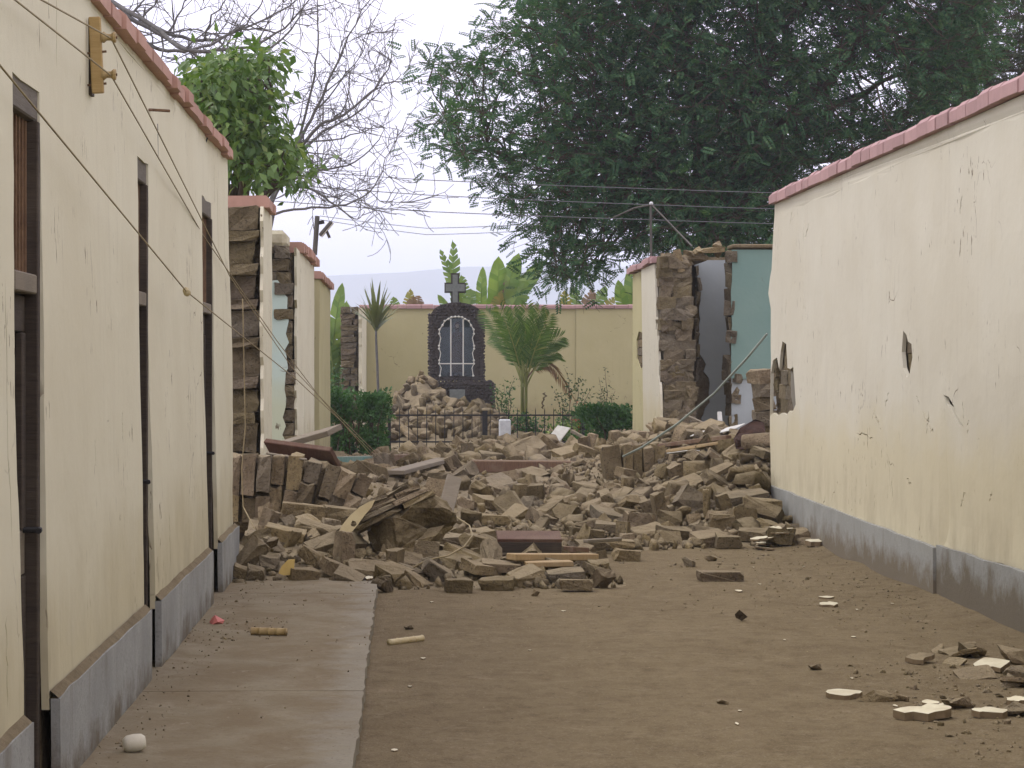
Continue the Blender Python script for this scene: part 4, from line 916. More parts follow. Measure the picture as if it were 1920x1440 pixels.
plank('torn_board', 'pale torn sheet above the long dark batten', PH(1303, 814, .1), PH(1335, 808, .1), .14, .012, PAPER, up=(-.2, -.6, .8))
plank('wall_board', 'pointed pale board sticking up before the fence centre right', P(1028, 838, 36.5), P(1058, 800, 36.8), .24, .02, PAPER, up=(-.5, -.8, .4))
plank('wooden_batten', 'thin pale lath lying left of the pointed pale board', P(1018, 815, 37), P(1060, 834, 36), .04, .03, WOOD_G)
plank('wooden_batten', 'pale lath sloping down toward the right hedge', P(1072, 808, 38), P(1120, 834, 37), .05, .05, WOOD_G)
tag(MB().tube([P(1438, 626, 24.2), P(1400, 672, 24.5), P(1340, 737, 25.0), P(1270, 795, 25.6), P(1205, 838, 26.1), P(1168, 856, 26.4)], .013, 7).build('slanting_cable', POLE, None, smooth=True), 'thick grey green cable slanting from the right wall end down onto the rubble', 'cable')
yq = PH(1405, 838, .1).y; RUSTD = m_plain('dark_rusted_sheet', (.035, .018, .012), (.06, .03, .02), .85, 12)
rr_ = random.Random(12); ou = [(1380, 842), (1376, 822), (1388, 802), (1402, 794), (1416, 786), (1432, 792), (1436, 815), (1430, 842)]
oo = sheet('bent_sheet', ou[::-1], [], lambda u, v, dd: P(u, v, yq + .1 + .006 * (842 - v) + .09 * nz(u, v, 0, .06)) + Vector((0, dd, 0)), .012, RUSTD, None, 7, 4)
tag(oo, 'dark rust brown bent metal sheet lying at the end of the right wall', 'metal sheet')

# ---- shards, flakes and single stones on the floor
def shard(name, label, poly, to3d, th, mat, cat, holes=(), group=None):
    o = sheet(name, poly, list(holes), to3d, th, mat, None, 9, 1); return tag(o, label, cat, group)
pl = [(632, 1015), (631, 1004), (642, 984), (656, 967), (674, 951), (692, 941), (703, 938), (697, 951), (683, 967), (670, 985), (655, 1003), (641, 1014)]
hl = [(657, 983), (661, 976), (667, 978), (669, 983), (665, 988), (659, 987)]
q0 = P(665, 978, 18.0)
tilt = lambda u, v, d: P(u, v, 17.95 - (v - 978) * .0022) + Vector((0, d, 0))
shard('plaster_shard', 'long pointed cream plaster shard with a hole leaning on the rubble', pl[::-1], tilt, .022, m_plain('ochre_flake', (.42, .34, .20), (.35, .275, .155), .9, 9), 'plaster shard', [hl])
yy_ = on_heap(538, 1074, .02).y - .12
pl = [(522, 1075), (528, 1062), (540, 1050), (552, 1050), (551, 1064), (553, 1072), (546, 1078), (532, 1079)]
shard('plaster_shard', 'yellow plaster shard upright at the foot of the left rubble', pl[::-1], lambda u, v, d: P(u, v, yy_) + Vector((0, d + (690 + 385 - v) * .001, 0)), .03, CHIP_Y, 'plaster shard')
BACKING = m_plain('mud_backing', (.19, .135, .08), (.14, .10, .06), .95, 20)
def flake(px, py, L, W, label, th=.022, tilt=(.0, .0), seed=0, mat=CHIP, group=None, ang=0.0, lift=0.0, name='plaster_flake'):
    L *= .66; W *= .55; th *= .8; r = random.Random(seed * 7 + int(px)); Y = 7040 / (py - 690); cx = (px - 760) * Y / F; pts = []; n = 15
    for i in range(n):
        t = 2 * math.pi * i / n; pts.append((L / 2 * math.copysign(abs(math.cos(t)) ** 1.25, math.cos(t)) * r.uniform(.85, 1.12), W / 2 * math.sin(t) * r.uniform(.55, 1.2)))
    ca, sa = math.cos(ang), math.sin(ang); zb = ground_z(cx, Y) if cx > -.2 else .066
    f = lambda u, v, d: Vector((cx + u * ca - v * sa, Y + u * sa + v * ca, zb + th + lift - d + tilt[0] * u + tilt[1] * v + abs(tilt[0]) * L / 2 * .7 + abs(tilt[1]) * W / 2 * .7))
    o = shard(name, label, pts, f, th, mat, 'plaster flake', (), group); o.data.materials.append(BACKING)
    for p in o.data.polygons: p.material_index = 0 if p.normal.z > .55 and p.center.z > .45 * max(v.co.z for v in o.data.vertices) else 1
    return o
rf = random.Random(8)
FL = [(1580, 1311, .27, .26, 'bowl shaped cream plaster flake lying alone left of the flake cluster', .03, (.02, .1)), (1735, 1348, .42, .30, 'largest cream plaster flake at the front of the flake cluster', .045, (.06, .1)),
      (1856, 1348, .26, .22, 'cream flake lying right of the largest flake by the bottom right corner', .035, (-.02, .1)), (1858, 1258, .28, .40, 'bright cream flake tilted up against brown adobe by the right wall', .03, (.12, .12)),
      (1745, 1326, .12, .2, 'small cream flake just behind the largest flake', .02, (.02, .05)), (1775, 1330, .12, .12, 'tiny cream flake right behind the largest flake', .02, (.0, .05)), (1905, 1322, .14, .2, 'cream flake at the right picture edge', .03, (.1, .1)),
      (1555, 1136, .20, .3, 'thin cream flake before the middle of the right plinth', .02, (.04, .06)), (1550, 1122, .16, .2, 'upper of two thin cream flakes before the right plinth', .015, (.0, .02)),
      (1530, 1032, .26, .5, 'dusty flat plaster flake at the foot of the right wall', .05, (.04, .05)), (1725, 1245, .22, .3, 'dark brown curled flake lying before the right plinth', .03, (.14, .1)),
      (692, 1103, .10, .4, 'small white flake on the far corner of the walk', .015, (.02, .03)), (1385, 1109, .08, .2, 'tiny pale flake on the dirt below the flat brick', .012, (0, .02))]
for i, (px, py, L, W, lb, th, tl) in enumerate(FL): flake(px, py, L, W, lb, th, tl, i, MUD if 'dark brown' in lb else CHIP)
for i in range(9):
    flake(1440 + rf.uniform(-22, 45), 1024 - 3 + rf.uniform(-6, 10), rf.uniform(.18, .3), rf.uniform(.3, .6), 'cream plaster flake in the small stack at the end of the right plinth', .018, (rf.uniform(-.15, .15), rf.uniform(-.02, .08)), 40 + i, CHIP, 'stacked flakes by the right plinth', rf.uniform(-.4, .4), i * .016)
for i in range(18):      # tiny flakes nobody would name one by one but that can be counted
    px, py = (rf.uniform(1380, 1900), rf.uniform(1060, 1420)) if i < 12 else (rf.uniform(720, 1300), rf.uniform(1090, 1420))
    Y = 7040 / (py - 690)
    if (px - 760) * Y / F > 3.5: px = 760 + 3.3 * F / Y
    flake(px, py, rf.uniform(.02, .05), rf.uniform(.05, .12), 'tiny pale plaster chip scattered on the open dirt floor', .008, (0, .02), 60 + i, CHIP, 'tiny chips on the dirt')
for i in range(14):     # broken adobe along the foot of the right wall, bottom right
    px, py = rf.uniform(1740, 1990), rf.uniform(1205, 1300); Y = 7040 / (py - 690); x = (px - 760) * Y / F
    if x > 3.55: x = rf.uniform(3.2, 3.5)
    k = rf.uniform(.3, .75); tag(put(rf.choice(LUMP + FLAT), 'adobe_lump', (x, Y, ground_z(x, Y) + .03 * k), (rf.gauss(0, .3), rf.gauss(0, .3), rf.uniform(0, 6)), None, (k, k, k * .7)), 'brown adobe piece in the scatter at the foot of the near right wall', 'adobe lump', 'adobe scatter at the near right wall')
# adobe pieces beside the flakes, lower right
for px, py, sc, ro, lb in ((1640, 1316, (1.0, .8, .45), 0, 'flat brown adobe piece right of the bowl shaped flake'), (1810, 1232, (.6, .9, .7), .5, 'brown adobe chunk highest of those by the right wall'), (1690, 1316, (.4, .5, .3), 1, 'small adobe crumb between the flat piece and the flake cluster'),
                       (1890, 1245, (1.0, 1.2, .8), .3, 'large adobe piece by the right picture edge'), (1910, 1272, (1.1, 1.0, .6), .2, 'long low adobe piece behind the bright tilted flake'), (1800, 1330, (.8, .8, .5), .4, 'adobe lump inside the flake cluster'), (1905, 1345, (.9, .9, .5), .1, 'flat adobe lump at the right edge near the bottom'), (1530, 1262 - 6, (.35, .5, .3), .1, 'small adobe crumb alone on the dirt left of the dark flake'), (1655, 1315, (.5, .4, .3), .6, 'thin adobe sliver touching the flat brown piece')):
    Y = 7040 / (py - 690); x = (px - 760) * Y / F
    tag(put(rbk.choice(LUMP), 'adobe_lump', (x, Y, ground_z(x, Y) + .05 * sc[2]), (.1, .1, ro), None, sc), lb, 'adobe lump')
for px, py, me, sc, ro, lb, nm in ((1350, 1090, FULL[1], (.82, .95, .6), (.02, .02, .06), 'single flat adobe brick lying on the open dirt', 'adobe_brick'), (1293, 1062, LUMP[0], (.55, .8, .6), (.1, .2, .5), 'small round adobe lump behind the single flat brick', 'adobe_lump'),
                               (1392, 1166, LUMP[3], (.42, .42, .55), (.3, .2, .5), 'dark rounded stone alone in the middle of the dirt', 'stone'), (1355, 1320, LUMP[5], (.35, .4, .2), (0, 0, .5), 'small brown clod near the bottom of the dirt floor', 'adobe_lump'), (768, 1180, LUMP[6], (.3, .4, .25), (0, 0, .3), 'small clod on the dirt just right of the walk', 'adobe_lump'), (1003, 1116, LUMP[2], (.3, .3, .4), (0, 0, .3), 'small clod in front of the middle rubble', 'adobe_lump'),
                               (1440, 1008, FLAT[1], (1.0, 1.2, 1.2), (.1, .05, .2), 'flat adobe slab above the stack of flakes', 'adobe_slab'), (1335, 1052, LUMP[4], (.5, .6, .5), (0, 0, 1), 'adobe lump just right of the small round one', 'adobe_lump'), (1310, 1026, HALF[1], (.8, .9, .7), (0, .1, 1), 'adobe piece at the toe of the right heap', 'adobe_brick')):
    Y = 7040 / (py - 690); x = (px - 760) * Y / F
    tag(put(me, nm, (x, Y, ground_z(x, Y) + .055 * sc[2]), ro, None, sc), lb, {'stone': 'stone', 'adobe_brick': 'brick'}.get(nm, 'adobe lump'))
# white stone, bamboo pieces and scrap
y_ = 7040 / (1412 - 690) * .965; x_ = (252 - 760) * y_ / F
m = MB(); m.lathe((0, 0, 0), [(.0, -.047), (.022, -.045), (.034, -.03), (.037, 0), (.034, .03), (.022, .045), (0, .047)], 14)
o = m.build('white_stone', PEBBLE, None, smooth=True, local=True); o.location = (x_, y_, .062 + .034); o.rotation_euler = (0, math.radians(84), .2); tag(o, 'rounded white stone on the walk near the left plinth', 'stone')
def cane(name, label, a, b, r, mat):
    a, b = Vector(a), Vector(b); m = MB(); pts = []; rad = []
    n = 4
    for i in range(n + 1):
        for e, k in ((-.012, 1.0), (0, 1.14), (.012, 1.0)):
            t = i / n + e
            if 0 <= t <= 1: pts.append(a.lerp(b, t)); rad.append(r * k)
    m.tube(pts, rad, 9); return tag(m.build(name, mat, None, smooth=True), label, 'cane')
Y = 7040 / (1190 - 690) * .96
cane('bamboo_cane', 'short split bamboo cane lying across the walk', ((472 - 760) * Y / F, Y, .085), ((538 - 760) * Y / F, Y - .05, .085), .022, BAMBOO)
Y = 7040 / (1210 - 690)
cane('bamboo_cane', 'pale bamboo stub on the dirt right of the walk edge', ((730 - 760) * Y / F, Y - .05, .022), ((792 - 760) * Y / F, Y + .16, .022), .019, m_plain('pale_bamboo', (.50, .42, .26), (.40, .31, .17), .6, 14))
Y = 7040 / (1170 - 690) * .96
tag(put(hull_mesh('pink_scrap', lump_pts((.055, .05, .03), random.Random(3)), REDPL), 'pink_scrap', ((405 - 760) * Y / F, Y, .085), (.2, .1, .4)), 'crumpled pink scrap at the foot of the left plinth', 'scrap')
# ================================================================ shrine
SX, SY = (856 - 760) * 55 / F, 55.0
sh = thing('stone_shrine', 'dark stone shrine with arched glazed niche and a cross on top', 'shrine', (SX, SY, 0))
rz = random.Random(71)
hw, zb, zs, zt = .63, 1.30, 2.62, 3.08       # half width, base top, spring, crown
def arch_top(x, hw=hw, zs=2.86, zt=zt): return zs + (zt - zs) * max(0, 1 - (x / hw * .97) ** 2) ** .6 if abs(x) < .5 else zs - .0
outl = [(-hw, zb), (hw, zb), (hw, 2.84)] + [(hw * math.cos(t) * .94, 2.84 + .30 * math.sin(t)) for t in np.linspace(.2, math.pi - .2, 15)] + [(-hw, 2.84)]
nich = [(-.40, zb + .10), (.40, zb + .10), (.40, 2.55)] + [(.40 * math.cos(t), 2.55 + .28 * math.sin(t)) for t in np.linspace(.15, math.pi - .15, 13)] + [(-.40, 2.55)]
sheet('body', outl, [nich], lambda u, v, d: Vector((SX + u, SY + d, v)), .42, DARKSTONE, sh, .5, 1)
sheet('niche_back', nich, [], lambda u, v, d: Vector((SX + u * 1.0, SY + .36 + d, v)), .03, BLUEGREY, sh, .5, 1)
def in_one(u, v, poly): return bool(in_poly(np.array([[u, v]]), poly)[0])
V_, F_, nn = [], [], 0
STN = [arrays(hull_mesh('stone', lump_pts((.06, .045, .04), rz, 10), None)) for _ in range(6)]
def stones(fn, u0, u1, v0, v1, cond, du=.10, dv=.072):
    global nn
    row = 0
    for v in np.arange(v0 + dv / 2, v1, dv):
        for u in np.arange(u0 + (du / 2 if row % 2 else 0.02), u1, du):
            uu, vv = u + rz.uniform(-.012, .012), v + rz.uniform(-.008, .008)
            if not cond(uu, vv): continue
            A, T = rz.choice(STN); p = fn(uu, vv); k = rz.uniform(.85, 1.15)
            R = np.array(Euler((rz.uniform(-.4, .4), rz.uniform(-.4, .4), rz.uniform(-.4, .4))).to_matrix())
            V_.append((A * k) @ R.T + np.array(p)); F_.append(T + nn); nn += len(A)
        row += 1
nb_ = [(a * 1.12, zb + (b - zb) * 1.03) for a, b in nich]
stones(lambda u, v: (SX + u, SY - .005, v), -hw + .03, hw - .01, zb, 3.16, lambda u, v: in_one(u, v, outl) and not in_one(u, v, nb_))
stones(lambda u, v: (SX + hw, SY + u, v), .05, .4, zb, 2.86, lambda u, v: True); stones(lambda u, v: (SX - hw, SY + u, v), .05, .4, zb, 2.86, lambda u, v: True)
MB().box((SX - 1.18, SY - .32, 0), (SX + .86, SY + .6, 1.27)).build('base', DARKSTONE, sh)
stones(lambda u, v: (SX + u, SY - .33, v), -1.16, .84, .1, 1.28, lambda u, v: not (-.18 < u < .20 and .85 < v < 1.12)); stones(lambda u, v: (SX + u, SY - .28 + (v % .3), 1.285), -1.16, .84, 0, .3, lambda u, v: True, .1, .09)
stones(lambda u, v: (SX + .865, SY + u, v), -.28, .55, .1, 1.28, lambda u, v: True)
st = np_mesh('stone_facing', np.concatenate(V_), np.concatenate(F_), DARKSTONE, sh, base=(SX, SY, 0)); st['kind'] = 'stuff'
MB().box((SX - .17, SY - .36, .87), (SX + .19, SY - .325, 1.10)).build('plaque', CROSSM, sh, bevel=.008)
cr_ = MB(); cx, cy = SX - .03, SY + .12; z0 = 3.13
pts = [(-.06, 0), (.06, 0), (.06, .27), (.225, .27), (.225, .44), (.06, .44), (.06, .66), (-.06, .66), (-.06, .44), (-.225, .44), (-.225, .27), (-.06, .27)]
def prism(pts, y0, y1, mat, name, parent, sc=1.0):
    m = MB(); n = len(pts); m.v = [(cx + u * sc, y0, z0 + .33 + (v - .33) * sc) for u, v in pts] + [(cx + u * sc, y1, z0 + .33 + (v - .33) * sc) for u, v in pts]
    m.f = [tuple(range(n - 1, -1, -1)), tuple(range(n, 2 * n))] + [(i, (i + 1) % n, (i + 1) % n + n, i + n) for i in range(n)]
    o = m.build(name, mat, parent); bm = bmesh.new(); bm.from_mesh(o.data); bmesh.ops.recalc_face_normals(bm, faces=list(bm.faces)); bm.to_mesh(o.data); bm.free(); return o
wide = [(-.095, -.03), (.095, -.03), (.095, .235), (.25, .235), (.25, .475), (.095, .475), (.095, .70), (-.095, .70), (-.095, .475), (-.25, .475), (-.25, .235), (-.095, .235)]
crs = prism(wide, cy, cy + .12, DARKSTONE, 'cross', sh); prism(pts, cy - .03, cy - .002, CROSSM, 'cross_inlay', crs)
MB().box((cx - .16, cy - .05, 3.06), (cx + .16, cy + .2, 3.11)).build('cross_foot', CROSSM, sh, bevel=.01)
# glazed grille: mullions, cross rail, scalloped border with small balls, panes
gy = SY - .01
for u in (-.135, .155): MB().box((SX + u - .014, gy - .03, zb + .11), (SX + u + .014, gy - .006, 2.78 - abs(u) * .25)).build('mullion', WHITE, sh)
MB().box((SX - .385, gy - .026, 1.69), (SX + .385, gy - .010, 1.716)).build('cross_rail', WHITE, sh)
bp = [(-.385, zb + .12)] + [(-.385 + .015 * math.sin(i * 2.2), zb + .12 + i * .11) for i in range(1, 11)]
bord = [(-.39, zb + .12), (-.36, 1.60), (-.405, 1.70), (-.405, 1.78), (-.37, 1.95), (-.41, 2.05), (-.41, 2.12), (-.37, 2.30), (-.405, 2.40), (-.40, 2.50), (-.33, 2.60), (-.28, 2.70), (-.19, 2.75), (-.12, 2.79), (-.03, 2.80), (.05, 2.80), (.13, 2.79), (.20, 2.75), (.29, 2.70), (.34, 2.60), (.40, 2.50), (.405, 2.40), (.37, 2.30), (.41, 2.12), (.41, 2.05), (.37, 1.95), (.405, 1.78), (.405, 1.70), (.36, 1.60), (.39, zb + .12)]
MB().tube([(SX + u, gy - .025, v) for u, v in bord], .011, 5).build('scroll_border', WHITE, sh)
for u, v in bord:
    if abs(v - 1.95) < .01 or abs(v - 2.30) < .01 or abs(v - 1.60) < .01: continue
    MB().lathe((SX + u, gy - .032, v), [(0, -.028), (.02, -.02), (.028, 0), (.02, .02), (0, .028)], 8).build('scroll_ball', WHITE, sh, smooth=True)
for a, b in ((-.385, -.152), (-.12, .14), (.172, .385)):
    for c, d in ((zb + .12, 1.688), (1.718, 2.56 if abs(a + b) > .2 else 2.76)):
        MB().box((SX + a, gy - .006, c), (SX + b, gy - .001, d)).build('pane', GLASS, sh)
# statue inside the niche: one continuous robed figure
m = MB(); prof = [(.0, 0), (.17, .0), (.165, .05), (.15, .3), (.125, .55), (.115, .68), (.125, .78), (.13, .86), (.10, .93), (.05, .965), (.042, .985), (.055, 1.02), (.066, 1.06), (.066, 1.11), (.05, 1.16), (.02, 1.19), (0, 1.195)]
m.lathe((0, 0, 0), prof, 18); m.v = [(x, y * .72, z) for x, y, z in m.v]
m.tube([(-.12, -.02, .84), (-.13, -.08, .66), (-.03, -.125, .74), (0, -.13, .80)], [.04, .042, .032, .02], 8); m.tube([(.12, -.02, .84), (.13, -.08, .66), (.03, -.125, .74), (0, -.13, .80)], [.04, .042, .032, .02], 8)
fig = m.build('statue', ROBE, None, smooth=True, local=True); fig.location = (SX + .02, SY + .18, 1.50); tag(fig, 'small robed statue with joined hands inside the shrine niche', 'statue')
fc = MB().lathe((0, 0, 0), [(0, -.05), (.035, -.04), (.044, 0), (.036, .045), (0, .055)], 10).build('face', SKIN, fig, smooth=True, local=True); fc.location = (0, -.026, 1.085)
pdst = MB().box((SX - .2, SY + .03, zb + .10), (SX + .24, SY + .33, 1.498)).build('niche_pedestal', DARKSTONE, sh, bevel=.01)

# ================================================================ iron fence, hedges, marble stone
YF = 44.0
fe = thing('iron_fence', 'low black iron garden fence with thin pointed bars in front of the shrine', 'fence', ((915 - 760) * YF / F, YF, 0))
xa, xb = (727 - 760) * YF / F, (1106 - 760) * YF / F
for z in (.70, .20): MB().box((xa, YF - .012, z), (xb, YF + .012, z + .03)).build('rail', IRON, fe)
x = xa + .05
while x < xb:
    MB().tube([(x, YF - .02, .02), (x, YF - .02, .80), (x, YF - .02, .86)], [.008, .008, .001], 5).build('bar', IRON, fe); x += .17
for px, w in ((730, .03), (909, .05), (1095, .04)):
    X = (px - 760) * YF / F; MB().box((X - w, YF - .04, 0), (X + w, YF + .03, .8)).build('post', IRON, fe)
o = MB().box(P(936, 826, 43.2), P(957, 786, 43.4)).build('marble_stone', MARBLE, None, bevel=.02); tag(o, 'white marble slab standing before the iron fence', 'slab')

def basis(D, U):
    D = D / np.linalg.norm(D, axis=1, keepdims=True)
    S = np.cross(D, U); S /= (np.linalg.norm(S, axis=1, keepdims=True) + 1e-9); N = np.cross(S, D); return S, D, N
def scatter(tmplV, tmplF, O, D, U, scale):
    """copy a leaf template to frames (numpy)"""
    S, D, N = basis(D, U); n = len(O); k = len(tmplV)
    V = O[:, None, :] + scale[:, None, None] * (tmplV[None, :, 0:1] * S[:, None, :] + tmplV[None, :, 1:2] * D[:, None, :] + tmplV[None, :, 2:3] * N[:, None, :])
    Fq = tmplF[None] + (np.arange(n) * k)[:, None, None]
    return V.reshape(-1, 3), Fq.reshape(-1, tmplF.shape[1])
def leaf_t(L, W, fold=.15):      # bent diamond leaf: two quads
    V = np.array([(0, 0, 0), (W / 2, L * .42, fold * W), (0, L, -.1 * L), (-W / 2, L * .42, fold * W), (0, L * .45, 0)], float)
    return V, np.array([(0, 1, 2, 4), (0, 4, 2, 3)])
def flat_leaf(L, W):
    return np.array([(0, 0, 0), (W / 2, L * .45, 0), (0, L, 0), (-W / 2, L * .45, 0)], float), np.array([(0, 1, 2, 3)])
ng = np.random.default_rng(5)
def rdir(n): d = ng.normal(size=(n, 3)); return d / np.linalg.norm(d, axis=1, keepdims=True)
def hedge(label, x0, x1, y0, y1, z0, z1, n, lab2='leafy hedge'):
    h = thing('hedge', label, 'hedge', ((x0 + x1) / 2, (y0 + y1) / 2, 0))
    c = np.array([(x0 + x1) / 2, (y0 + y1) / 2, (z0 + z1) / 2]); r = np.array([(x1 - x0) / 2, (y1 - y0) / 2, (z1 - z0) / 2])
    q = rdir(n * 2); q = np.sign(q) * np.abs(q) ** .55; q /= np.maximum(np.abs(q).max(1, keepdims=True), .85)
    k = ng.random(n * 2) ** .25; lum = np.array([(.90 + .34 * nz(a * 2.2, b * 2.2, d_ * 2.2)) for a, b, d_ in q])
    Pp = c + q * r * (k * lum)[:, None]; Pp = Pp[:n]
    tv, tf = leaf_t(.075, .045)
    V, Fq = scatter(tv, tf, Pp, rdir(n) + q[:n] * .7 + np.array([0, 0, .3]), rdir(n), ng.uniform(.6, 1.25, n))
    np_mesh('foliage', V, Fq, LEAF_H, h)
    r_ = random.Random(n); m = MB()
    for i in range(26):
        x, y = r_.uniform(x0 + .15, x1 - .15), r_.uniform(y0 + .1, y1 - .1); m.tube([(x, y, 0), (x + r_.uniform(-.1, .1), y, z1 * .5), (x + r_.uniform(-.25, .25), y + r_.uniform(-.2, .2), z1 * .82)], [.018, .012, .006], 5)
    m.build('stems', BARK, h)
hedge('clipped dark green hedge block left of the iron fence', -1.50, -.30, 41.6, 42.9, .0, 1.16, 11000)
hedge('clipped dark green hedge block right of the iron fence', 3.12, 5.2, 41.6, 42.9, .0, .90, 15000)

# ================================================================ trees
def wob_path(a, b, n, amp, r, sag=0.0):
    a, b = Vector(a), Vector(b); L = (b - a).length; pts = []
    o = Vector((0, 0, 0))
    for i in range(n + 1):
        t = i / n; e = math.sin(math.pi * t)
        if 0 < i < n: o = o * .6 + Vector((r.uniform(-1, 1), r.uniform(-1, 1), r.uniform(-1, 1))) * amp * L / n
        pts.append(a.lerp(b, t) + o * min(1, e * 1.5) + Vector((0, 0, -sag * L * e)))
    return pts
def spray_t(L, n, ll, lw, droop=.12):
    V, Fq = [], []
    for i in range(n):
        t = (i + .6) / n; y = L * t; z = -droop * L * t * t
        for s in (-1, 1):
            k = ll * (1 - .45 * abs(t - .4)); b = len(V); dx, dy = s * k * .86, k * .5
            px_, py_ = -dy / k * lw * .5, dx / k * lw * .5
            V += [(0, y, z), (dx * .5 + px_, y + dy * .5 + py_, z + .01), (dx, y + dy, z - .12 * k), (dx * .5 - px_, y + dy * .5 - py_, z + .01)]; Fq.append((b, b + 1, b + 2, b + 3))
    return np.array(V, float), np.array(Fq)
def leafy_tree(name, label, base, fork, outline, Ymid, depth, spacing, nspray, mat, seed, r0, avoid=(), limbs=11, spray=(.24, 6, .085, .040), cl_len=(.5, 1.05), lshade=0.0):
    r = random.Random(seed); T = thing(name, label, 'tree', base)
    base, fork = Vector(base), Vector(fork)
    A = np.array(outline, float); x0, y0 = A.min(0); x1, y1 = A.max(0); pts = []; tr = 0
    while tr < 30000:
        tr += 1; px, py = r.uniform(x0, x1), r.uniform(y0, y1)
        if not in_one(px, py, outline) or any(in_one(px, py, h) for h in avoid): continue
        Y = Ymid + r.uniform(-1, 1) * depth * (1 - .5 * abs((px - (x0 + x1) / 2) / (x1 - x0)))
        if any((px - a) ** 2 + (py - b) ** 2 + ((Y - c) * 40) ** 2 < (spacing * (1.35 if px < 1040 else 1)) ** 2 for a, b, c in pts): continue
        pts.append((px, py, Y))
    W = [P(*q) for q in pts]
    mb = MB(); mb.tube(wob_path(base, fork, 7, .25, r), [r0 * 1.3, r0 * 1.05, r0, r0, r0 * .98, r0 * .97, r0 * 1.0, r0], 12, False)
    # main limbs towards spread-out cluster centres
    order = list(range(len(W))); r.shuffle(order); ends = []
    for i in order:
        if (W[i] - fork).length > 2.2 and all((W[i] - W[j]).length > 2.6 for j in ends): ends.append(i)
        if len(ends) >= limbs: break
    nodes = [(fork, r0 * .7)]
    for j in ends:
        pth = wob_path(fork, W[j], 9, .35, r, -.10); rad = [r0 * (.62 - .56 * (k / 9) ** .8) for k in range(10)]
        mb.tube(pth, rad, 7, False); nodes += list(zip(pth[2:], rad[2:]))
    O, D = [], []
    per = max(6, nspray // max(1, len(W)))
    for w in W:
        n0, rr0 = min(nodes, key=lambda q: (q[0] - w).length + (0 if (q[0] - fork).length < (w - fork).length + .5 else 3))
        pth = wob_path(n0, w, 6, .4, r, -.06); mb.tube(pth, [max(.012, min(rr0 * .6, .06) * (1 - .14 * k)) for k in range(7)], 5, False)
        out = (w - fork); out.z *= .5; out = out.normalized()
        for b in range(5):        # twigs carrying the sprays
            d = (out + Vector((r.gauss(0, .75), r.gauss(0, .75), r.gauss(0, .45)))).normalized(); L = r.uniform(*cl_len)
            tp = [w - d * L * .25, w + d * L * .35 + Vector((0, 0, .06)), w + d * L + Vector((0, 0, -.08 * L))]
            mb.tube(tp, [.008, .006, .003], 4, False)
            for s in range(per // 14):
                t = r.uniform(-.2, .96); p = w + d * L * t + Vector((r.gauss(0, .07), r.gauss(0, .07), r.gauss(0, .06)))
                O.append(p); D.append(d * .5 + Vector((r.gauss(0, .8), r.gauss(0, .8), r.gauss(0, .55) - .1)))
    for w in W:               # rounded leaf clumps
        for s in range(int(per * .65)):
            q = Vector((r.gauss(0, .34), r.gauss(0, .34), r.gauss(0, .20))); O.append(w + q); dd = q.normalized() + Vector((r.gauss(0, .5), r.gauss(0, .5), r.gauss(0, .4) - .05)); D.append(dd)
    mb.build('trunk', BARK, T, smooth=True)
    O = np.array([tuple(o) for o in O]); D = np.array([tuple(d) for d in D]); n = len(O)
    tv, tf = spray_t(*spray)
    U = np.tile([0, 0, 1.0], (n, 1)) + ng.normal(size=(n, 3)) * .45
    V, Fq = scatter(tv, tf, O, D, U, ng.uniform(.7, 1.25, n))
    np_mesh('crown', V, Fq, mat, T); return T
crown = [(790, 112), (830, 125), (885, 118), (930, 90), (945, 55), (990, 50), (985, 0), (1010, -100), (1300, -240), (1700, -220), (1860, -90), (1830, 120), (1780, 240), (1640, 270), (1480, 330), (1470, 460), (1400, 480), (1330, 480), (1240, 465),
         (1200, 460), (1150, 450), (1110, 510), (1065, 530), (1035, 490), (1020, 440), (965, 420), (955, 350), (920, 330), (900, 295), (870, 300), (830, 255), (800, 238), (830, 222), (870, 205), (850, 160), (800, 130)]
gaps = [[(1490, 55), (1545, 45), (1550, 85), (1500, 90)], [(1590, 150), (1640, 130), (1690, 175), (1640, 215), (1595, 190)], [(1320, 60), (1385, 50), (1380, 80), (1330, 85)], [(1440, 90), (1470, 100), (1455, 125), (1435, 120)], [(1090, 420), (1150, 425), (1140, 450), (1095, 450)], [(930, 255), (960, 245), (965, 270), (935, 275)], [(1130, 180), (1160, 182), (1150, 200), (1130, 200)], [(1670, 10), (1740, 0), (1740, 30), (1680, 40)], [(860, 150), (890, 160), (870, 190)]]
gaps = [[(lambda cx, cy: (cx + (u - cx) * 1.55, cy + (v - cy) * 1.9))(sum(q[0] for q in g) / len(g), sum(q[1] for q in g) / len(g)) for u, v in g] for g in gaps]
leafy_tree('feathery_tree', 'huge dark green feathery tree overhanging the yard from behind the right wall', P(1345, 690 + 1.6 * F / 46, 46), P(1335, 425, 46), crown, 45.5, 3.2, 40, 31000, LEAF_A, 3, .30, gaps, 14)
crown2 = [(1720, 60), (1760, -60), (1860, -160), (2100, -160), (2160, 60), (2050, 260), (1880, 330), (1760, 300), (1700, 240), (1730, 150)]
leafy_tree('feathery_tree', 'browner olive tree farther back at the right edge above the pink coping', P(1900, 690 + 1.6 * F / 54, 54), P(1890, 380, 54), crown2, 53, 2.5, 42, 8000, LEAF_A2, 9, .32, gaps, 7)

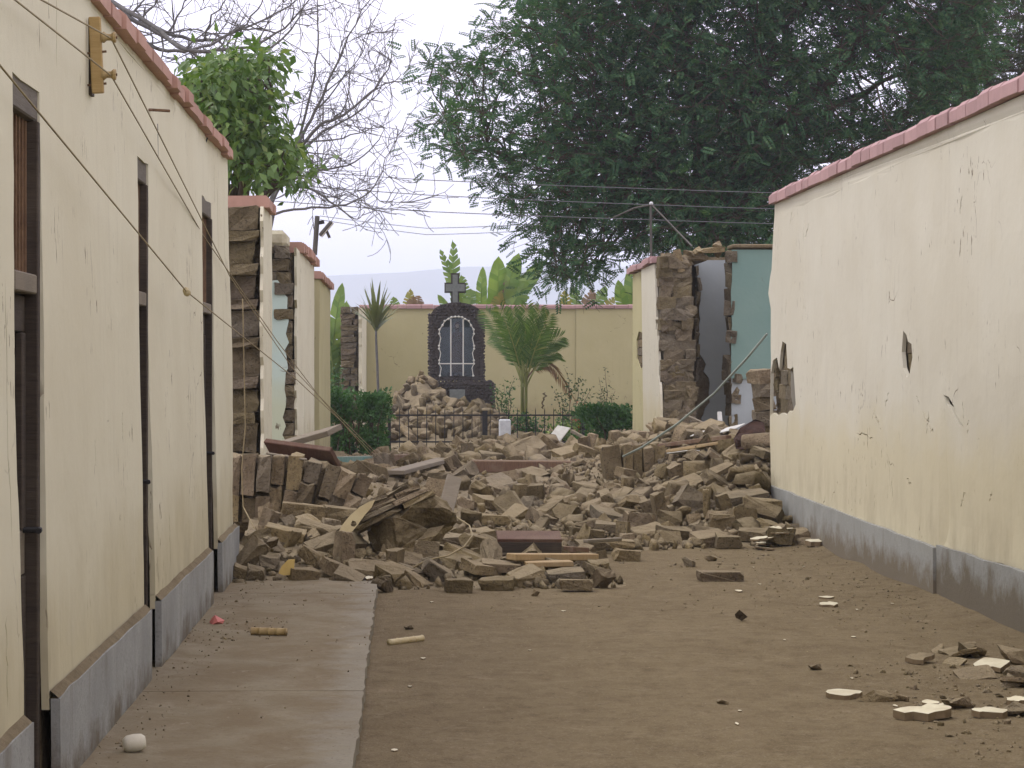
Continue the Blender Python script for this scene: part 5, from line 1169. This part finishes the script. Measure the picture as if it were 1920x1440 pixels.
# broad leaved green tree behind the left wall
def broad_tree():
    r = random.Random(14); Y0 = 27.0
    T = thing('broad_leaved_tree', 'bright green broad leaved tree rising behind the left wall coping', 'tree', (P(420, 690, Y0).x, Y0, 0))
    mb = MB(); fork = P(440, 420, Y0); mb.tube(wob_path(P(420, 690 + 1.6 * F / Y0, Y0), fork, 6, .2, r), [.16, .14, .13, .12, .11, .11, .10], 9, False)
    ol = [(352, 145), (390, 120), (430, 108), (500, 108), (510, 120), (485, 138), (500, 160), (498, 178), (482, 200), (505, 220), (520, 262), (550, 280), (570, 312), (550, 335), (520, 332), (480, 342), (440, 330), (425, 310), (400, 262), (370, 200)]
    A = np.array(ol); O, D = [], []; pts = []; tr = 0
    while len(pts) < 105 and tr < 20000:
        tr += 1; px, py, Y = r.uniform(330, 600), r.uniform(86, 365), Y0 + r.uniform(-1.2, 1.2)
        if not in_one(px, py, ol) or any((px - a) ** 2 + (py - b) ** 2 + ((Y - c) * 60) ** 2 < 26 ** 2 for a, b, c in pts): continue
        pts.append((px, py, Y))
    ends = [P(*q) for q in pts]; nodes = [fork]
    for q in ((370, 170), (430, 120), (500, 110), (510, 180), (560, 290), (480, 240), (540, 330), (420, 230)):
        pth = wob_path(fork, P(*q, Y0 + r.uniform(-.8, .8)), 6, .3, r); mb.tube(pth, [.06 - .008 * k for k in range(7)], 6, False); nodes += pth[1:]
    for w in ends:
        n0 = min(nodes, key=lambda q: (q - w).length); mb.tube(wob_path(n0, w, 4, .3, r), [.018, .015, .012, .01, .008], 4, False)
        for k in range(34):
            o = w + Vector((r.gauss(0, .13), r.gauss(0, .16), r.gauss(0, .11))); O.append(o); D.append(Vector((r.gauss(0, .6), r.gauss(0, .6), r.gauss(-.55, .45))) + (o - w) * 1.5)
    mb.build('trunk', BARK, T, smooth=True)
    n = len(O); tv, tf = leaf_t(.155, .075, .2)
    V, Fq = scatter(tv, tf, np.array([tuple(o) for o in O]), np.array([tuple(d) for d in D]), ng.normal(size=(n, 3)) * .5 + np.array([0, -.3, 1]), ng.uniform(.65, 1.2, n))
    np_mesh('crown', V, Fq, LEAF_G, T)
broad_tree()

# bare winter tree behind it
def bare_tree():
    r = random.Random(23); Y0 = 36.0
    T = thing('bare_tree', 'leafless grey tree with a web of curved twigs against the sky on the left', 'tree', (P(470, 690, Y0).x, Y0, 0))
    tk = MB(); br = MB(); tw = MB()
    tk.tube(wob_path(P(455, 690 + 1.6 * F / Y0, Y0), P(500, 400, Y0), 6, .15, r), [.24, .22, .2, .18, .16, .15, .13], 9, False)
    tk.tube([P(470, 620, Y0), P(380, 430, Y0 + .5), P(270, 200, Y0 + .8), P(150, 20, Y0 + 1)], [.17, .14, .12, .10], 8, False)
    main = [([(500, 400), (530, 330), (560, 265), (590, 205), (620, 140), (652, 65), (705, -20)], .055), ([(545, 300), (600, 238), (650, 212), (692, 178), (728, 130), (738, 110)], .045), ([(530, 345), (580, 268), (630, 238), (682, 198), (724, 152)], .04),
            ([(500, 400), (530, 352), (580, 352), (620, 372), (645, 400), (668, 412), (678, 395)], .035), ([(530, 345), (600, 322), (655, 310), (700, 272), (722, 240)], .03), ([(500, 400), (570, 388), (630, 385), (690, 358), (722, 310), (727, 270)], .03), ([(640, 205), (668, 236), (705, 238), (740, 240), (770, 252)], .015),
            ([(180, 10), (240, 35), (310, 62), (380, 78), (440, 60), (520, 28), (600, -30)], .06), ([(200, 0), (290, 45), (350, 90), (420, 92), (480, 82), (545, 40), (590, -20)], .06), ([(220, 60), (285, 90), (350, 95), (410, 78), (470, 30), (500, -20)], .05), ([(350, 90), (400, 140), (430, 180), (470, 200)], .04), ([(230, 30), (330, 85), (400, 120), (480, 130)], .045),
            ([(420, 92), (470, 105), (520, 85), (560, 30), (575, -20)], .04), ([(560, 265), (585, 160), (600, 80), (590, 10), (600, -30)], .03), ([(590, 205), (640, 150), (680, 95), (690, 60)], .02), ([(600, 238), (610, 180), (640, 100), (650, 60)], .02), ([(520, 350), (560, 330), (600, 345), (650, 350), (690, 330)], .02), ([(690, 358), (720, 380), (745, 385), (762, 372)], .012), ([(560, 265), (640, 260), (690, 245), (700, 220)], .02),
            ([(240, 35), (270, 5), (300, -30)], .03), ([(310, 62), (345, 20), (360, -30)], .03), ([(380, 78), (400, 30), (440, -20)], .03), ([(530, 345), (515, 300), (560, 230), (570, 180)], .03)]
    def grow(p, d, L, rad, lev):
        n = 5; pts = [p]; dd = d.normalized(); curl = Vector((r.gauss(0, .22), r.gauss(0, .18), r.gauss(.06, .24)))
        for i in range(n):
            dd = (dd + curl * .55 + Vector((r.gauss(0, .14), r.gauss(0, .14), r.gauss(0, .14)))).normalized(); pts.append(pts[-1] + dd * L / n)
        tw.tube(pts, [max(.0045, rad * (1 - .14 * i)) for i in range(n + 1)], 4, False)
        if lev > 0:
            for k in range(r.choice((2, 3, 3, 4))):
                i = r.randint(1, n - 1); q = (pts[i + 1] - pts[i]).normalized()
                grow(pts[i], q + Vector((r.gauss(0, .7), r.gauss(0, .6), r.gauss(0, .7))), L * r.uniform(.45, .75), rad * .6, lev - 1)
    for poly, r0 in main:
        dy = r.uniform(-1.0, 1.0); pts = []
        for i, q in enumerate(poly): pts.append(P(q[0] + r.uniform(-4, 4), q[1] + r.uniform(-4, 4), Y0 + dy * min(1, i / 2)))
        fine = []
        for i in range(len(pts) - 1):
            a, b = pts[i], pts[i + 1]; pa, pb = pts[max(0, i - 1)], pts[min(len(pts) - 1, i + 2)]
            for k in range(4):
                t = k / 4; fine.append(.5 * ((2 * a) + (b - pa) * t + (2 * pa - 5 * a + 4 * b - pb) * t * t + (3 * a - pa - 3 * b + pb) * t ** 3) + Vector((r.gauss(0, .012), 0, r.gauss(0, .012))))
        fine.append(pts[-1]); m = len(fine)
        br.tube(fine, [max(.005, .72 * r0 * (1 - .85 * i / m)) for i in range(m)], 6, False)
        for i in range(2, m):
            if r.random() < .42:
                q = (fine[i] - fine[i - 1]).normalized(); grow(fine[i], q * .6 + Vector((r.gauss(0, .6), r.gauss(0, .5), r.gauss(.05, .6))), r.uniform(.45, 1.15), max(.007, r0 * .34 * (1 - .5 * i / m)), 2 if r.random() < .6 else 1)
    tk.build('trunk', BARK_G, T, smooth=True); br.build('limbs', BARK_G, T, smooth=True); tw.build('twigs', BARK_G, T)
bare_tree()

# ================================================================ banana plants, spiky plant, palm, shrubs
def banana_leaf(base, tip, W, mat, parent, r, torn=.5, face=None):
    base, tip = Vector(base), Vector(tip); L = (tip - base).length; d = (tip - base) / L
    side = d.cross(Vector((0, -1, .15))).normalized()
    rot = Matrix.Rotation(r.uniform(-.7, .7) if face is None else face, 3, d); side = rot @ side; nrm = side.cross(d)
    n = 16; mid = [base + d * L * (i / n) + nrm * (.10 * L * math.sin(math.pi * i / n)) for i in range(n + 1)]
    m = MB(); m.tube(mid, [.022 * (1 - .9 * i / n) + .002 for i in range(n + 1)], 5, False)
    for s in (-1, 1):
        for i in range(2, n):
            t0, t1 = i / n, (i + 1) / n; w = lambda t: W / 2 * min(1, (t - .08) * 4.5) * (1 - max(0, (t - .62) / .38) ** 2.2) ** .7 if t < 1 else 0.0
            gap = .35 / n if r.random() < torn else 0.0; dr = r.uniform(.15, .55) * (1 if torn > .3 else .4); cut = r.uniform(.75, 1.05) if torn > .3 else 1.0
            a, b = mid[i], mid[i + 1]; o0 = a + d * (L * .05) + side * s * w(t0) * cut - nrm * dr * w(t0) ; o1 = b + d * (L * (.05 - gap)) + side * s * w(t1) * cut - nrm * dr * w(t1)
            m.add([a, b, o1, o0], [(0, 1, 2, 3)])
    return m.build('leaf', mat, parent)
rp = random.Random(33)
def banana(label, Y, leaves, xb):
    T = thing('banana_plant', label, 'banana plant', (P(xb, 690, Y).x, Y, 0)); X = P(xb, 690, Y).x
    MB().tube([(X, Y, 0), (X + .03, Y, 1.3), (X, Y, 2.4)], [.13, .11, .06], 9).build('stem', LEAF_P, T, smooth=True)
    for b, t, w, mt, tn in leaves: banana_leaf(P(*b, Y + rp.uniform(-.3, .3)), P(*t, Y + rp.uniform(-.5, .5)), w * Y / F, mt, T, rp, tn)
banana('tattered tall banana plant rising behind the shrine cross', 68, [((872, 640), (826, 472), 26, LEAF_B, .9), ((876, 640), (850, 458), 36, LEAF_B, .75), ((880, 620), (884, 545), 34, LEAF_B, .3), ((878, 625), (866, 520), 30, LEAF_B, .6), ((870, 630), (823, 555), 16, LEAF_B, .2)], 876)
banana('broad banana clump above the garden wall right of the cross', 67.5, [((918, 640), (934, 488), 40, LEAF_B, .1), ((925, 640), (971, 482), 36, LEAF_B, .15), ((925, 640), (1014, 497), 38, LEAF_B, .3), ((915, 640), (906, 506), 26, LEAF_B, .1), ((930, 640), (985, 530), 46, LEAF_B, .5), ((925, 620), (955, 528), 34, LEAF_D, .8), ((925, 620), (938, 545), 30, LEAF_Y, .5)], 925)
banana('low yellowing banana plant above the wall under the big tree', 68, [((1070, 640), (1058, 548), 30, LEAF_Y, .6), ((1080, 640), (1110, 545), 34, LEAF_D, .7), ((1085, 640), (1135, 540), 30, LEAF_B, .4), ((1075, 620), (1080, 540), 30, LEAF_B, .4), ((1090, 620), (1150, 560), 26, LEAF_Y, .4)], 1080)
banana('banana plant with a tall yellow green leaf beside the right wall stub', 66.5, [((1190, 640), (1183, 505), 30, LEAF_B, .1), ((1185, 640), (1160, 530), 26, LEAF_B, .2), ((1195, 640), (1210, 520), 30, LEAF_Y, .2)], 1188)
banana('dark banana plant between the left wall pier and the adobe end', 62, [((622, 700), (641, 538), 26, LEAF_B, .1), ((625, 720), (650, 570), 24, LEAF_B, .2), ((628, 740), (612, 600), 30, LEAF_G, .3), ((632, 760), (645, 640), 34, LEAF_B, .4), ((625, 760), (618, 660), 30, LEAF_G, .4)], 625)
banana('withered brown banana plant peeping over the wall right of the spiky plant', 68, [((752, 640), (738, 560), 26, LEAF_B, .3), ((760, 640), (770, 545), 24, LEAF_Y, .4), ((768, 620), (786, 556), 34, LEAF_D, .8), ((764, 640), (776, 558), 30, LEAF_D, .8)], 762)

def spiky():
    Y = 57.0; T = thing('spiky_plant', 'thin stemmed plant with a rosette of long sword leaves left of the shrine', 'plant', P(712, 690, Y) - Vector((0, 0, 1.6)))
    top = P(705, 612, Y); mb = MB(); bs = P(712, 690, Y); bs.z = 0
    mb.tube(wob_path(bs, top, 8, .05, rp), [.045, .04, .038, .036, .034, .033, .032, .03, .03], 8); mb.build('stem', BARK_G, T, smooth=True)
    for k in range(46):
        az = rp.uniform(0, 6.28); el = rp.choice((1.35, 1.2, 1.05, .9, .75, .6)) + rp.uniform(-.1, .1); L = rp.uniform(.75, 1.2); d = Vector((math.cos(az) * math.cos(el), math.sin(az) * math.cos(el), math.sin(el)))
        s = d.cross(Vector((0, 0, 1))).normalized(); o = top + Vector((0, 0, rp.uniform(-.12, .2))); n = 5; vs = []
        for i in range(n + 1):
            t = i / n; p = o + d * L * t - Vector((0, 0, 1)) * (.18 * L * t ** 2.5 * math.cos(el)); w = .042 * (1 - .3 * t) * (1 if t < .7 else max(.02, (1 - t) / .3)); vs += [p - s * w, p + s * w]
        MB().add(vs, [(2 * i, 2 * i + 1, 2 * i + 3, 2 * i + 2) for i in range(n)]).build('leaf', LEAF_S, T)
spiky()
def palm():
    Y = 50.0; bs = P(983, 690, Y); bs.z = 0; T = thing('feather_palm', 'young feather palm with arching green fronds right of the shrine', 'palm', bs)
    for k in range(5):
        x = rp.uniform(-.12, .12); MB().tube([bs + Vector((x * .5, rp.uniform(-.1, .1), 0)), P(983, 720, Y) + Vector((x * .6, 0, 0)), P(983, 690, Y) + Vector((x * .7, 0, 0))], [.03, .024, .016], 7).build('cane', LEAF_P, T, smooth=True)
    fr = [((912, 585), .10, 0), ((938, 578), .06, 0), ((962, 584), .04, 0), ((988, 575), .03, 0), ((1012, 580), .04, 0), ((1030, 592), .08, 0), ((1050, 632), .16, 0), ((1042, 660), .2, 0), ((930, 628), .14, 0), ((1070, 738), .55, 1), ((1000, 600), .03, 0), ((975, 610), .02, 0), ((950, 600), .05, 0), ((1020, 620), .08, 0)]
    for (tx, ty), arch, dry in fr:
        a = P(983 + rp.uniform(-7, 7), 725, Y + rp.uniform(-.15, .15)); b = P(tx, ty, Y + rp.uniform(-.9, .9)); d = b - a; L = d.length; n = 24
        pts = [a.lerp(b, t / n) + Vector((0, 0, arch * L * math.sin(math.pi * t / n))) for t in range(n + 1)]
        m = MB(); m.tube(pts, [.02 * (1 - .85 * i / n) for i in range(n + 1)], 5, False)
        for i in range(6, n + 1):
            q = (pts[i] - pts[i - 1]).normalized(); s = q.cross(Vector((0, -1, .2))).normalized(); t = i / n; ll = (.30 if dry else .44) * math.sin(math.pi * min(1, (t - .14) * 1.08)) ** .6 if t < .98 else .2
            for sg in (-1, 1):
                for e in (0, .5):
                    e_ = pts[i] + q * e * L / n; tipd = (q * .8 + s * sg * .65 + Vector((rp.gauss(0, .08), rp.gauss(0, .15), -(.15 if not dry else .9)))).normalized(); w = q.cross(tipd).cross(tipd).normalized() * .015
                    mdp = e_ + tipd * ll * .5; m.add([e_, mdp + w, e_ + tipd * ll - Vector((0, 0, .10 * ll)), mdp - w], [(0, 1, 2, 3)])
        m.build('frond', LEAF_D if dry else LEAF_P, T)
palm()
def shrub(label, px, Y, hgt, wid, n, mat=LEAF_H, leafsz=.07, stems=6, flower=0, name='garden_shrub'):
    b = P(px, 690, Y); b.z = 0; T = thing(name, label, 'shrub', b); m = MB(); O, D = [], []
    for k in range(stems):
        t = b + Vector((rp.uniform(-1, 1) * wid, rp.uniform(-.4, .4) * wid, hgt * rp.uniform(.6, 1.05))); pth = wob_path(b, t, 6, .3, rp); m.tube(pth, [.012, .011, .01, .008, .007, .005, .003], 4, False)
        for _ in range(n // stems):
            i = rp.uniform(1.5, 6); p = pth[int(i)].lerp(pth[min(6, int(i) + 1)], i % 1) + Vector((rp.gauss(0, .07), rp.gauss(0, .07), rp.gauss(0, .06))); O.append(tuple(p)); D.append((rp.gauss(0, 1), rp.gauss(0, 1), rp.gauss(.1, .6)))
    m.build('stems', BARK, T)
    tv, tf = leaf_t(leafsz, leafsz * .55); n = len(O); V, Fq = scatter(tv, tf, np.array(O), np.array(D), rdir(n), ng.uniform(.6, 1.3, n)); np_mesh('foliage', V, Fq, mat, T)
    if flower:
        O2 = np.array([O[rp.randrange(n)] for _ in range(flower)]) + np.array([0, -.05, .06]); V, Fq = scatter(tv, tf, O2, rdir(flower), rdir(flower), np.full(flower, 1.0)); np_mesh('flowers', V, Fq, FLOWER, T)['kind'] = 'stuff'
shrub('thin leafy shrub between the shrine and the palm', 948, 51, 1.35, .35, 420)
shrub('straggly shrub with sparse leaves right of the palm', 1070, 50, 1.6, .55, 420, LEAF_S)
shrub('wispy tall shrub beside the right hedge', 1130, 49, 1.55, .4, 260, LEAF_S, .06)
shrub('low red flowering bush behind the fence near the right hedge', 1090, 46, .95, .55, 700, LEAF_G, .08, 10, 90, 'flowering_bush')
shrub('low leafy bush at the foot of the palm', 1010, 47, .7, .6, 700, LEAF_H, .08, 10)
shrub('small shrub under the spiky plant', 722, 53, .9, .45, 300, LEAF_H, .07)
shrub('bright green bush behind the fence right of centre', 1062, 45, .55, .4, 500, LEAF_G, .08, 9)
shrub('dark bush between the left wall pier and the hedge', 632, 55, 1.5, .4, 700, LEAF_H, .10, 9)

# ================================================================ wires, bracket, lamp, post
def cable(name, label, pts, r, mat, group=None, sag=.0):
    fine = []
    for i in range(len(pts) - 1):
        a, b = Vector(pts[i]), Vector(pts[i + 1])
        for k in range(8):
            t = k / 8; fine.append(a.lerp(b, t) - Vector((0, 0, sag * (b - a).length * 4 * t * (1 - t))))
    fine.append(Vector(pts[-1])); return tag(MB().tube(fine, r, 5).build(name, mat, None, smooth=True), label, 'cable', group)
br_y = 9.85; xw = XL(2.9)
bk = thing('insulator_bracket', 'yellowed wooden bracket with two spool insulators high on the left wall', 'bracket', (xw, br_y, 2.75))
za, zc = CH - (175 - 690) * br_y / F, CH - (32 - 690) * br_y / F
MB().box((xw - .005, br_y + .05, za), (xw + .012, br_y + .13, zc)).build('back_plate', WOOD_D, bk)
MB().bar((xw + .045, br_y, za), (xw + .03, br_y, zc), .05, .03, (0, 1, 0)).build('batten', m_wood('yellowed_wood', (.42, .29, .13), (.33, .22, .09)), bk, bevel=.004)
for py in (70, 140):
    zz = CH - (py - 690) * br_y / F
    MB().lathe((0, 0, 0), [(0, -.03), (.022, -.03), (.024, -.02), (.014, -.008), (.014, .008), (.024, .02), (.022, .03), (0, .03)], 12).build('spool_insulator', BAMBOO, bk, local=True).matrix_local = Matrix.Translation(Vector((xw + .09, br_y, zz)) - bk.location) @ Matrix.Rotation(math.pi / 2, 4, 'Y')
    MB().tube([(xw + .03, br_y, zz), (xw + .125, br_y, zz)], .006, 6).build('bolt', RUST, bk)
for py in (100, 160):
    zz = CH - (py - 690) * br_y / F; MB().tube([(xw - .0, br_y, zz), (xw + .08, br_y, zz + .008)], .005, 6).build('nail', RUST, bk)
ins1, ins2 = Vector((xw + .10, br_y, CH - (72 - 690) * br_y / F)), Vector((xw + .10, br_y, CH - (142 - 690) * br_y / F))
cable('wall_cable', 'upper cable running from the wall bracket down into the rubble', [P(60, -10, 7.6), ins1, P(432, 520, 17.5), P(548, 690, 20.5), P(620, 765, 24), P(718, 862, 26.5)], .0036, WIRE)
cable('wall_cable', 'lower cable running from the wall bracket down past the third doorway', [P(-10, -30, 7.4), ins2, P(380, 440, 15.5), P(520, 640, 20), P(600, 745, 24), P(700, 858, 26.5)], .0036, WIRE)
cable('wall_cable', 'long straight cable crossing the first doorway with a spool insulator on it', [P(-60, 50, 6.9), P(350, 547, 12.6), P(560, 715, 20), P(640, 790, 24), P(705, 855, 26.5)], .0038, WIRE)
sp = P(350, 547, 12.6); o = MB().lathe((0, 0, 0), [(0, -.03), (.018, -.03), (.02, -.02), (.012, 0), (.02, .02), (.018, .03), (0, .03)], 12).build('spool_insulator', m_plain('cream_porcelain', (.46, .38, .22), (.38, .3, .16), .5, 12), None, smooth=True, local=True); o.location = sp; o.rotation_euler = (1.9, .3, .3); tag(o, 'small cream spool insulator hanging on the long straight cable', 'insulator')
cable('hanging_wire', 'thin wire hanging down before the broken left stub onto the brick chunk', [P(455, 560, 19.2), P(460, 800, 19.3), P(453, 880, 19.3), P(456, 950, 19.3), P(478, 992, 19.0)], .005, WIRE)
cable('hanging_wire', 'thin wire stub hanging from a hook under the left coping', [P(295, 232, 12.6), P(296, 300, 12.62)], .004, DARKWIRE)
cable('loose_cable', 'curved loose cable looping over the front of the middle rubble', [P(765, 1085, 17.3), P(775, 1064, 17.3), P(800, 1050, 17.35), P(840, 1042, 17.6), P(870, 1025, 18), P(886, 1004, 18.4), P(880, 985, 18.8), P(840, 960, 19.2), P(800, 925, 19.4)], .007, WIRE)
hk = MB(); hk.tube([P(270, 206, 12.1), P(285, 206, 12.2), P(318, 208, 12.25)], .008, 6).build('wall_hook', RUST, None); tag(bpy.context.scene.objects[-1] if False else [o for o in bpy.data.objects if o.name.startswith('wall_hook')][-1], 'rusty rod hook sticking out below the left coping', 'hook')
o = MB().tube([P(381, 275, 15.9), P(385, 262, 15.8), P(389, 250, 15.9)], .014, 6).build('wall_hook', IRON, None); tag(o, 'small black hook on the wall below the coping end', 'hook')
# strands over the yard
YW = 38.0
for i, (ya, yb) in enumerate(((318, 362), (345, 392), (378, 420))):
    cable('fence_wire', ('highest', 'middle', 'lowest')[i] + ' of three thin strands strung across the sky over the yard', [P(420, ya - 8, YW), P(800, ya + (yb - ya) * .42 + 1, YW), P(1220, yb - 8, YW), P(1500, yb + 1, YW)], .007, DARKWIRE, None, .002)
cable('slack_wire', 'upper of two slack faint wires low in the sky', [P(600, 405, 60), P(800, 428, 60), P(1000, 420, 60)], .008, DARKWIRE, None, .006)
cable('slack_wire', 'lower of two slack faint wires low in the sky', [P(600, 412, 60), P(800, 440, 60), P(1000, 432, 60)], .008, DARKWIRE, None, .006)
ps = thing('wire_post', 'thin metal post with two slanting arms on the right wall stub', 'post', P(1221, 476, 37.5))
MB().tube([P(1221, 480, 37.5), P(1220, 380, 37.5)], .02, 7).build('upright', GREYMETAL, ps)
MB().tube([P(1220, 384, 37.5), P(1190, 390, 37.6), P(1150, 408, 37.8)], .013, 6).build('arm', GREYMETAL, ps)
MB().tube([P(1222, 384, 37.5), P(1262, 425, 37.0), P(1298, 462, 36.4)], .014, 6).build('arm', GREYMETAL, ps)
MB().lathe(P(1221, 382, 37.5), [(0, -.02), (.03, -.015), (.034, .01), (.02, .03), (0, .035)], 9).build('cap', MARBLE, ps, smooth=True)
fl = thing('flood_lamp', 'small flood lamp on a thin pole above the left row of walls', 'lamp', P(592, 475, 33))
MB().tube([P(590, 478, 33), P(595, 405, 33)], .035, 8).build('pole', GREYMETAL, fl)
MB().bar(P(596, 418, 33), P(608, 416, 33), .05, .05).build('bracket', IRON, fl)
MB().bar(P(600, 442, 33), P(622, 416, 33), .22, .05, (.7, 0, -.7)).build('lamp_head', GREYMETAL, fl, bevel=.01)
MB().bar(P(603, 444, 33) , P(625, 418, 33), .19, .012, (.7, 0, -.7)).build('lamp_glass', WHITE, fl)
MB().bar(P(612, 432, 33), P(618, 446, 33), .06, .04).build('ballast_box', GREYMETAL, fl)

# ================================================================ hazy air
hz = MB().box((-4100, -70, -3.2), (4100, 4300, 176)).build('haze', None, None); tag(hz, 'thin pale haze in the air', kind='stuff')
hm = bpy.data.materials.new('haze_air'); hm.use_nodes = True; ht = hm.node_tree; ht.nodes.clear()
ho = ht.nodes.new('ShaderNodeOutputMaterial'); hv = ht.nodes.new('ShaderNodeVolumePrincipled'); hv.inputs['Color'].default_value = (.80, .91, 1.0, 1); hv.inputs['Density'].default_value = .0006; hv.inputs['Anisotropy'].default_value = .2
ht.links.new(hv.outputs[0], ho.inputs['Volume']); hz.data.materials.append(hm)
